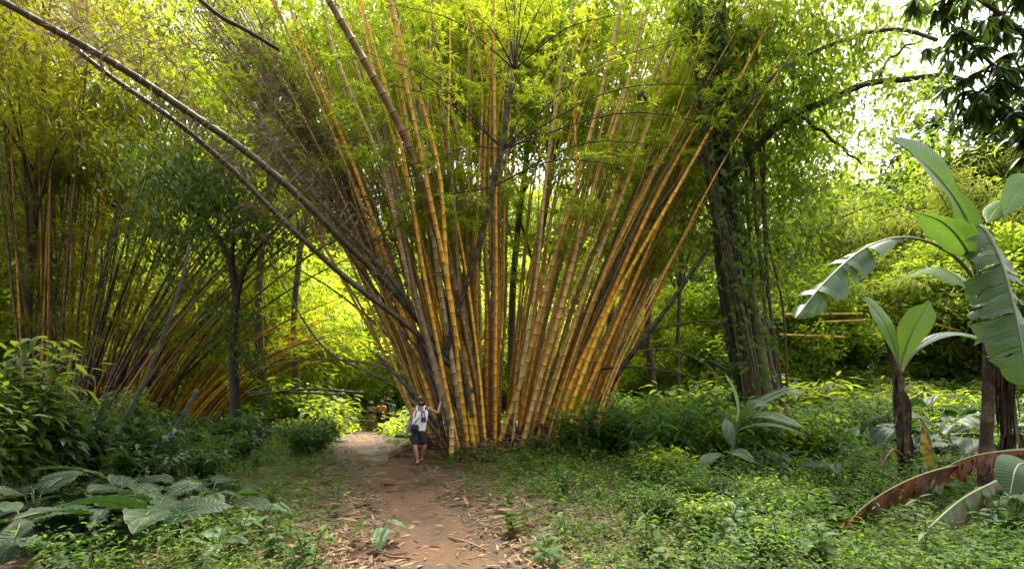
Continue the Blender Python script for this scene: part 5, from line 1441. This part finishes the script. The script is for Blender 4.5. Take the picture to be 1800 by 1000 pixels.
def person(name, label, J, skin, fwd=(0, -1, 0), top='white', sleeves=False, bottom='black', bare_calf=True, hat=None, face=True, group=None, hands=((0, 0, -1), (0, 0, -1)), shirt_long=False):
    """J: joints in world space: pelvis chest neck head sl el wl sr er wr hl kl al hr kr ar (l/r as seen in the picture)."""
    base = np.array([(J['al'][0] + J['ar'][0]) / 2, (J['al'][1] + J['ar'][1]) / 2, min(J['al'][2], J['ar'][2]) - .07])
    t = thing(name, label, 'person', tuple(base), 0, group)
    J = {k: np.asarray(v, float) - base for k, v in J.items()}
    fw = norm(np.asarray(fwd, float)); up = norm(J['head'] - J['neck'])
    rt = np.cross(fw, (0, 0, 1)); rt = norm(rt)
    sk = Sk()
    pe = sk.add(J['pelvis'], .155, .105)
    wa = sk.add(lerp(J['pelvis'], J['chest'], .5), .135, .095, to=pe)
    ch = sk.add(J['chest'], .165, .11, to=wa)
    ub = sk.add(lerp(J['chest'], J['neck'], .62), .13, .085, to=ch)
    nk = sk.add(J['neck'], .056, .056, to=ub)
    hb = sk.add(lerp(J['neck'], J['head'], .45) + fw * .012, .058, .062, to=nk)
    jaw = sk.add(lerp(J['neck'], J['head'], .72) + fw * .022, .066, .080, to=hb)
    hc = sk.add(J['head'] + fw * .008, .076, .094, to=jaw)
    ht = sk.add(J['head'] + up * .075, .060, .072, to=hc)
    for s, e, w, sg, hd in (('sl', 'el', 'wl', -1, hands[0]), ('sr', 'er', 'wr', 1, hands[1])):
        a = sk.add(lerp(J['chest'], J[s], .55) + np.array([0, 0, .05]), .07, .06, to=ch)
        b = sk.add(J[s], .058, to=a)
        c = sk.chain([(lerp(J[s], J[e], .5), .048), (J[e], .040), (lerp(J[e], J[w], .35), .040), (lerp(J[e], J[w], .8), .028), (J[w], .025)], b)
        hand(sk, c, J[w], hd, fw + rt * (-sg) * .4)
    for h, k, a, sg in (('hl', 'kl', 'al', -1), ('hr', 'kr', 'ar', 1)):
        b = sk.add(J[h], .092, to=pe)
        c = sk.chain([(lerp(J[h], J[k], .5), .080), (J[k], .056), (lerp(J[k], J[a], .33), .058), (lerp(J[k], J[a], .75), .038), (J[a], .034)], b)
        sk.chain([(J[a] + fw * .05 + np.array([0, 0, -.04]), .036), (J[a] + fw * .15 + np.array([0, 0, -.05]), .03)], c)
    skin_mesh('body', sk.n, sk.e, skin, t, 2)
    # top
    g = .014; sk = Sk()
    lo = lerp(J['pelvis'], J['chest'], -.25 if shirt_long else .0)
    p0 = sk.add(lo, .178, .13)
    p1 = sk.add(lerp(J['pelvis'], J['chest'], .5), .165, .125, to=p0)
    p2 = sk.add(J['chest'], .168 + g, .113 + g, to=p1)
    p3 = sk.add(lerp(J['chest'], J['neck'], .55), .125, .088, to=p2)
    for s, e in (('sl', 'el'), ('sr', 'er')):
        if sleeves:
            a = sk.add(lerp(J['chest'], J[s], .55) + np.array([0, 0, .05]), .085, .075, to=p2)
            sk.chain([(J[s], .078), (lerp(J[s], J[e], .55), .072)], a)
        else:
            sk.add(lerp(J['chest'], J[s], .42) + np.array([0, 0, .075]), .052, .07, to=p3)
    skin_mesh('tank_top' if not sleeves else 'shirt', sk.n, sk.e, CL[top], t, 2)
    if not sleeves:
        bpy.data.objects.remove(t.children[-1])
        mb = MB(); th = np.linspace(0, 2 * np.pi, 28, endpoint=False); rings = []
        for f, rx, ry, up_ in ((-.05, .176, .135, 0), (.25, .178, .145, 0), (.55, .180, .150, 0), (.85, .188, .152, 0), (1.05, .184, .150, 0), (1.24, .155, .135, .0)):
            c = lerp(J['pelvis'], J['chest'], f)
            dipf = -.03 * np.maximum(0, np.sin(th)) ** 2 * (f > 1.1) * 1.0
            rings.append(c + (np.cos(th) * rx)[:, None] * rt + (np.sin(th) * ry)[:, None] * fw + dipf[:, None] * np.array([0, 0, 1.0]) + (.006 * np.sin(th * 5 + f * 9))[:, None] * fw)
        mb.loft(rings)
        for sg in (-1, 1):
            top_ = lerp(J['chest'], J['neck'], .93) + rt * sg * .088 + np.array([0, 0, .005])
            c = lerp(J['pelvis'], J['chest'], 1.18)
            mb.tube(catmull([c + rt * sg * .085 + fw * .125, c + rt * sg * .09 + fw * .108 + np.array([0, 0, .09]), top_ + np.array([0, 0, .012]), c + rt * sg * .09 - fw * .085 + np.array([0, 0, .08]), c + rt * sg * .085 - fw * .12], 18), .024, 8, flat=.6)
        mb.build('tank_top', CL[top], t)
    sk = Sk(); p0 = sk.add(J['pelvis'], .168, .122)
    sk.add(lerp(J['pelvis'], J['chest'], .28), .152, .112, to=p0)
    for h, k in (('hl', 'kl'), ('hr', 'kr')):
        sk.chain([(J[h], .115), (lerp(J[h], J[k], .5), .112), (lerp(J[h], J[k], .93), .102)], p0)
    skin_mesh('shorts', sk.n, sk.e, CL[bottom], t, 2)
    for a in ('al', 'ar'):
        sk = Sk(); b = sk.add(J[a] + np.array([0, 0, -.005]), .044)
        sk.chain([(J[a] + fw * .02 + np.array([0, 0, -.045]), (.048, .04)), (J[a] + fw * .10 + np.array([0, 0, -.052]), (.046, .032)), (J[a] + fw * .185 + np.array([0, 0, -.058]), (.036, .022))], b)
        skin_mesh('shoe', sk.n, sk.e, CL['shoe'], t, 1)
    # hair
    mb = MB(); H = J['head']; th = np.linspace(0, 2 * np.pi, 16, endpoint=False)
    rings = []
    for z, r in ((-.05, .95), (.0, 1.03), (.05, 1.0), (.09, .78), (.115, .4)):
        rings.append(H + up * z + (np.cos(th) * .082 * r)[:, None] * rt + (np.sin(th) * .10 * r)[:, None] * fw - fw * (.022 if z < .05 else .004))
    mb.loft(rings, cap1=True); mb.build('hair', CL['hair'], t)
    if face:
        for sg in (-1, 1):
            mb = MB(); c = H + fw * .088 + rt * .032 * sg + up * .0
            mb.loft([c + fw * z + (np.cos(th) * .010 * r)[:, None] * rt + (np.sin(th) * .0055 * r)[:, None] * up for z, r in ((-.01, 1), (.004, 1), (.010, .5))], cap1=True); mb.build('eye', CL['hair'], t)
            mb = MB(); c = H + rt * .079 * sg - up * .01
            mb.loft([c + rt * z * sg + (np.cos(th) * .018 * r)[:, None] * fw + (np.sin(th) * .030 * r)[:, None] * up for z, r in ((-.01, .8), (.012, 1), (.018, .5))], cap1=True); mb.build('ear', skin, t)
        mb = MB(); mb.tube(np.array([H + fw * .090 + up * .008, H + fw * .108 - up * .02, H + fw * .116 - up * .036, H + fw * .095 - up * .044]), [.008, .012, .016, .008], 8); mb.build('nose', skin, t)
        mb = MB(); q = np.linspace(-1, 1, 9); mb.tube(np.array([H + fw * (.098 - .022 * v * v) + rt * .024 * v - up * (.064 - .010 * v * v) for v in q]), .0075 * np.sqrt(1.02 - q * q) + .002, 6); mb.build('smiling_mouth', CL['tooth'], t)
        mb = MB(); rings = []
        for z, r in ((-.055, .2), (-.062, .9), (-.085, .9), (-.118, .8), (-.135, .35)):
            a = np.linspace(-1.9, 1.9, 15)
            rings.append(np.array([H + up * (z - (.018 * max(0, math.cos(v * 1.4)) ** 2 if r == .9 and z > -.07 else 0)) + fw * (.020 + .081 * math.cos(v)) * (1 if r > .5 else .8) + rt * .076 * math.sin(v) * (1 if z > -.11 else .75) for v in a]))
        mb.loft(rings[1:], closed=False, cap1=False); mb.build('beard', CL['hair'], t)
    if hat:
        mb = MB(); th = np.linspace(0, 2 * np.pi, 24, endpoint=False); rings = []
        for z, r in ((-.004, 1.86), (.002, 1.9), (.036, 1.22), (.040, 1.14), (.085, 1.10), (.125, .98), (.138, .7)):
            wv = (.012 * np.sin(th * 2 + .6) if r > 1.9 else 0 * th)
            rings.append(H + up * (z + .022) + up * wv[:, None] + (np.cos(th) * .088 * r)[:, None] * rt + (np.sin(th) * .104 * r)[:, None] * fw)
        mb.loft(rings, cap1=True); h = mb.build('hat', CL[hat], t)
        mb = MB(); c = H + up * .092 + fw * .114
        th8 = np.linspace(0, 2 * np.pi, 12, endpoint=False)
        mb.loft([c + fw * z + (np.cos(th8) * .042 * r)[:, None] * rt + (np.sin(th8) * .026 * r)[:, None] * up for z, r in ((-.012, 1), (.004, 1), (.008, .8))], cap1=True); mb.build('badge', CL['badge'], h)
    return t, base, fw, rt


YM = 12.75
def q(px, py, dy=0.0): return P(px, py, YM + dy)
gz_ = float(hg(-2.3, YM))
J = dict(pelvis=q(735.5, 757), chest=q(739.8, 729), neck=q(742, 715.5), head=q(741, 705.5, -.03), sl=q(729.6, 720), el=q(720.5, 742, .06), wl=q(714.5, 759, -.04), sr=q(752.6, 719.5), er=q(769.5, 728, .12), wr=q(774.5, 709, .28),
         hl=q(730, 761), kl=q(730, 790, -.10), al=q(734, 817, -.06), hr=q(741.5, 761), kr=q(746, 789, .02), ar=q(742, 815, .28))
dz = gz_ + .075 - J['al'][2]
for k in J: J[k] = J[k] + np.array([0, 0, dz * (1 if k in ('al',) else .6 if k in ('ar', 'kl', 'kr') else .3)])
J['ar'][2] = float(hg(J['ar'][0], J['ar'][1])) + .085
mt, mbase, fw, rt = person('person', 'smiling man in white tank top and brown hat leaning a hand on the bamboo', J, SKINM, top='white', hat='hat', hands=((.05, 0, -1), (-.15, .2, 1)))


def gear(name, label, cat, c, size, mat, strap, smat='black', extra=None, rnd=.35):
    """A soft box-like bag or device with a strap."""
    t = thing(name, label, cat, tuple(c)); mb = MB(); th = np.linspace(0, 2 * np.pi, 20, endpoint=False)
    sx = np.sign(np.cos(th)) * np.abs(np.cos(th)) ** .5; sy = np.sign(np.sin(th)) * np.abs(np.sin(th)) ** .5
    mb.loft([np.stack([sx * size[0] * r, sy * size[1] * r, np.full(20, z * size[2])], 1) for z, r in ((-1, .75), (-.9, .95), (-.4, 1.0), (.4, .98), (.85, .9), (1, .7))], cap0=True, cap1=True)
    mb.build('body', CL[mat], t)
    for s_ in strap:
        mb = MB(); mb.tube(catmull([np.asarray(w) - c for w in s_], 24), .013, 6, flat=.4); mb.build('strap', CL[smat], t)
    if extra: extra(t)
    return t


c = q(729, 752, -.17)
def flap(t):
    mb = MB(); th = np.linspace(0, 2 * np.pi, 16, endpoint=False)
    mb.loft([np.stack([np.cos(th) * .085 * r, -.075 + np.sin(th) * .02 * r, np.full(16, z)], 1) for z, r in ((-.02, .8), (.0, 1), (.06, 1), (.08, .7))], cap0=True, cap1=True); mb.build('pocket', CL['dark'], t)
gear('camera_bag', 'black camera bag hanging at the waist of the man', 'bag', c, (.10, .065, .085), 'black', [[c + np.array([-.05, 0, .08]), q(736, 735, -.15), q(746, 720, -.12), q(751, 714.5, -.02), q(748, 716, .12)]], extra=flap)
c = q(744.6, 736.5, -.19)
def lens(t):
    for sx in (-.035, .035):
        mb = MB(); mb.tube(np.array([[sx, 0, .05], [sx, 0, -.03], [sx, 0, -.075]]), [.022, .03, .032], 12); mb.build('tube', CL['dark'], t)
gear('binoculars', 'black binoculars hanging on a neck strap against the white tank top', 'binoculars', c, (.045, .025, .045), 'black', [[c + np.array([-.03, 0, .05]), q(740.5, 724, -.15), q(738.6, 716, -.06), q(741, 713.5, .07)], [c + np.array([.03, 0, .05]), q(745.5, 724, -.15), q(745.8, 716, -.06), q(743, 713.5, .07)]], extra=lens)
c = q(722.0, 748, .13)
gear('backpack', 'light blue bag slung on the side of the man', 'bag', c, (.085, .10, .17), 'blue', [[c + np.array([.02, 0, .16]), q(728.5, 735, -.10), q(732, 721, -.13), q(734, 715.5, -.02), q(733, 720, .12)]])


def far_person(px, Y, H, label, top, bottom, skin, sleeves=True, fwd=(0, 1, 0), lean=0, hat=None, step=.1):
    x = (px - 900) / FPX * Y; z = float(hraw(x, Y)) - .03; s = H / 1.75
    def j(a, b, c): return np.array([x + a * s, Y + b * s, z + c * s])
    J = dict(pelvis=j(0, 0, .95), chest=j(lean, .02, 1.28), neck=j(lean, .02, 1.47), head=j(lean, .05 * fwd[1], 1.62), sl=j(-.19 + lean, 0, 1.40), el=j(-.26, -.02, 1.14), wl=j(-.24, .10 * fwd[1], .90), sr=j(.19 + lean, 0, 1.40), er=j(.26, -.02, 1.14), wr=j(.22, .14 * fwd[1], .93),
             hl=j(-.09, 0, .92), kl=j(-.10, step, .50), al=j(-.10, step * .4, .08), hr=j(.09, 0, .92), kr=j(.10, -step * .3, .50), ar=j(.10, -step * 1.6, .09))
    t, b, fw, rt = person('person', label, J, skin, fwd, top, sleeves, bottom, hat=hat, face=fwd[1] < 0, group=None, shirt_long=True)
    return j


j1 = far_person(670.5, 26.0, 1.70, 'hiker in a yellow shirt walking away on the path, black bag across the back', 'yellow', 'dark', SKIND)
c = j1(-.06, -.20, 1.02)
gear('shoulder_bag', 'black shoulder bag on the back of the hiker in yellow', 'bag', c, (.15, .06, .11), 'black', [[c + np.array([.1, 0, .1]), j1(.12, -.15, 1.35), j1(.16, -.02, 1.45), j1(.1, .14, 1.3)]])
j2 = far_person(680.5, 27.4, 1.82, 'tall hiker in dark clothes with a big black backpack, walking away', 'dark', 'dark', SKIND, hat='dark')
c = j2(0, -.24, 1.18)
gear('backpack', 'big black backpack on the tall hiker', 'backpack', c, (.19, .12, .33), 'black', [[c + np.array([-.1, .05, .28]), j2(-.13, 0, 1.46), j2(-.14, .14, 1.3)], [c + np.array([.1, .05, .28]), j2(.13, 0, 1.46), j2(.14, .14, 1.3)]])
j3 = far_person(687.5, 28.6, 1.76, 'hiker in a light blue shirt just beyond the tall hiker', 'blue', 'grey', SKIND)
j4 = far_person(653, 29.0, 1.62, 'hiker in a pale shirt left of the hiker in yellow', 'pale', 'pale', SKINM, fwd=(0, -1, 0), hat='pale')
c = j4(.0, -.17, 1.08)
gear('waist_bag', 'dark waist bag worn in front by the hiker in the pale shirt', 'bag', c, (.17, .05, .06), 'dark', [[c + np.array([-.16, 0, 0]), j4(-.19, .0, 1.08), j4(0, .16, 1.08), j4(.19, 0, 1.08), c + np.array([.16, 0, 0])]])
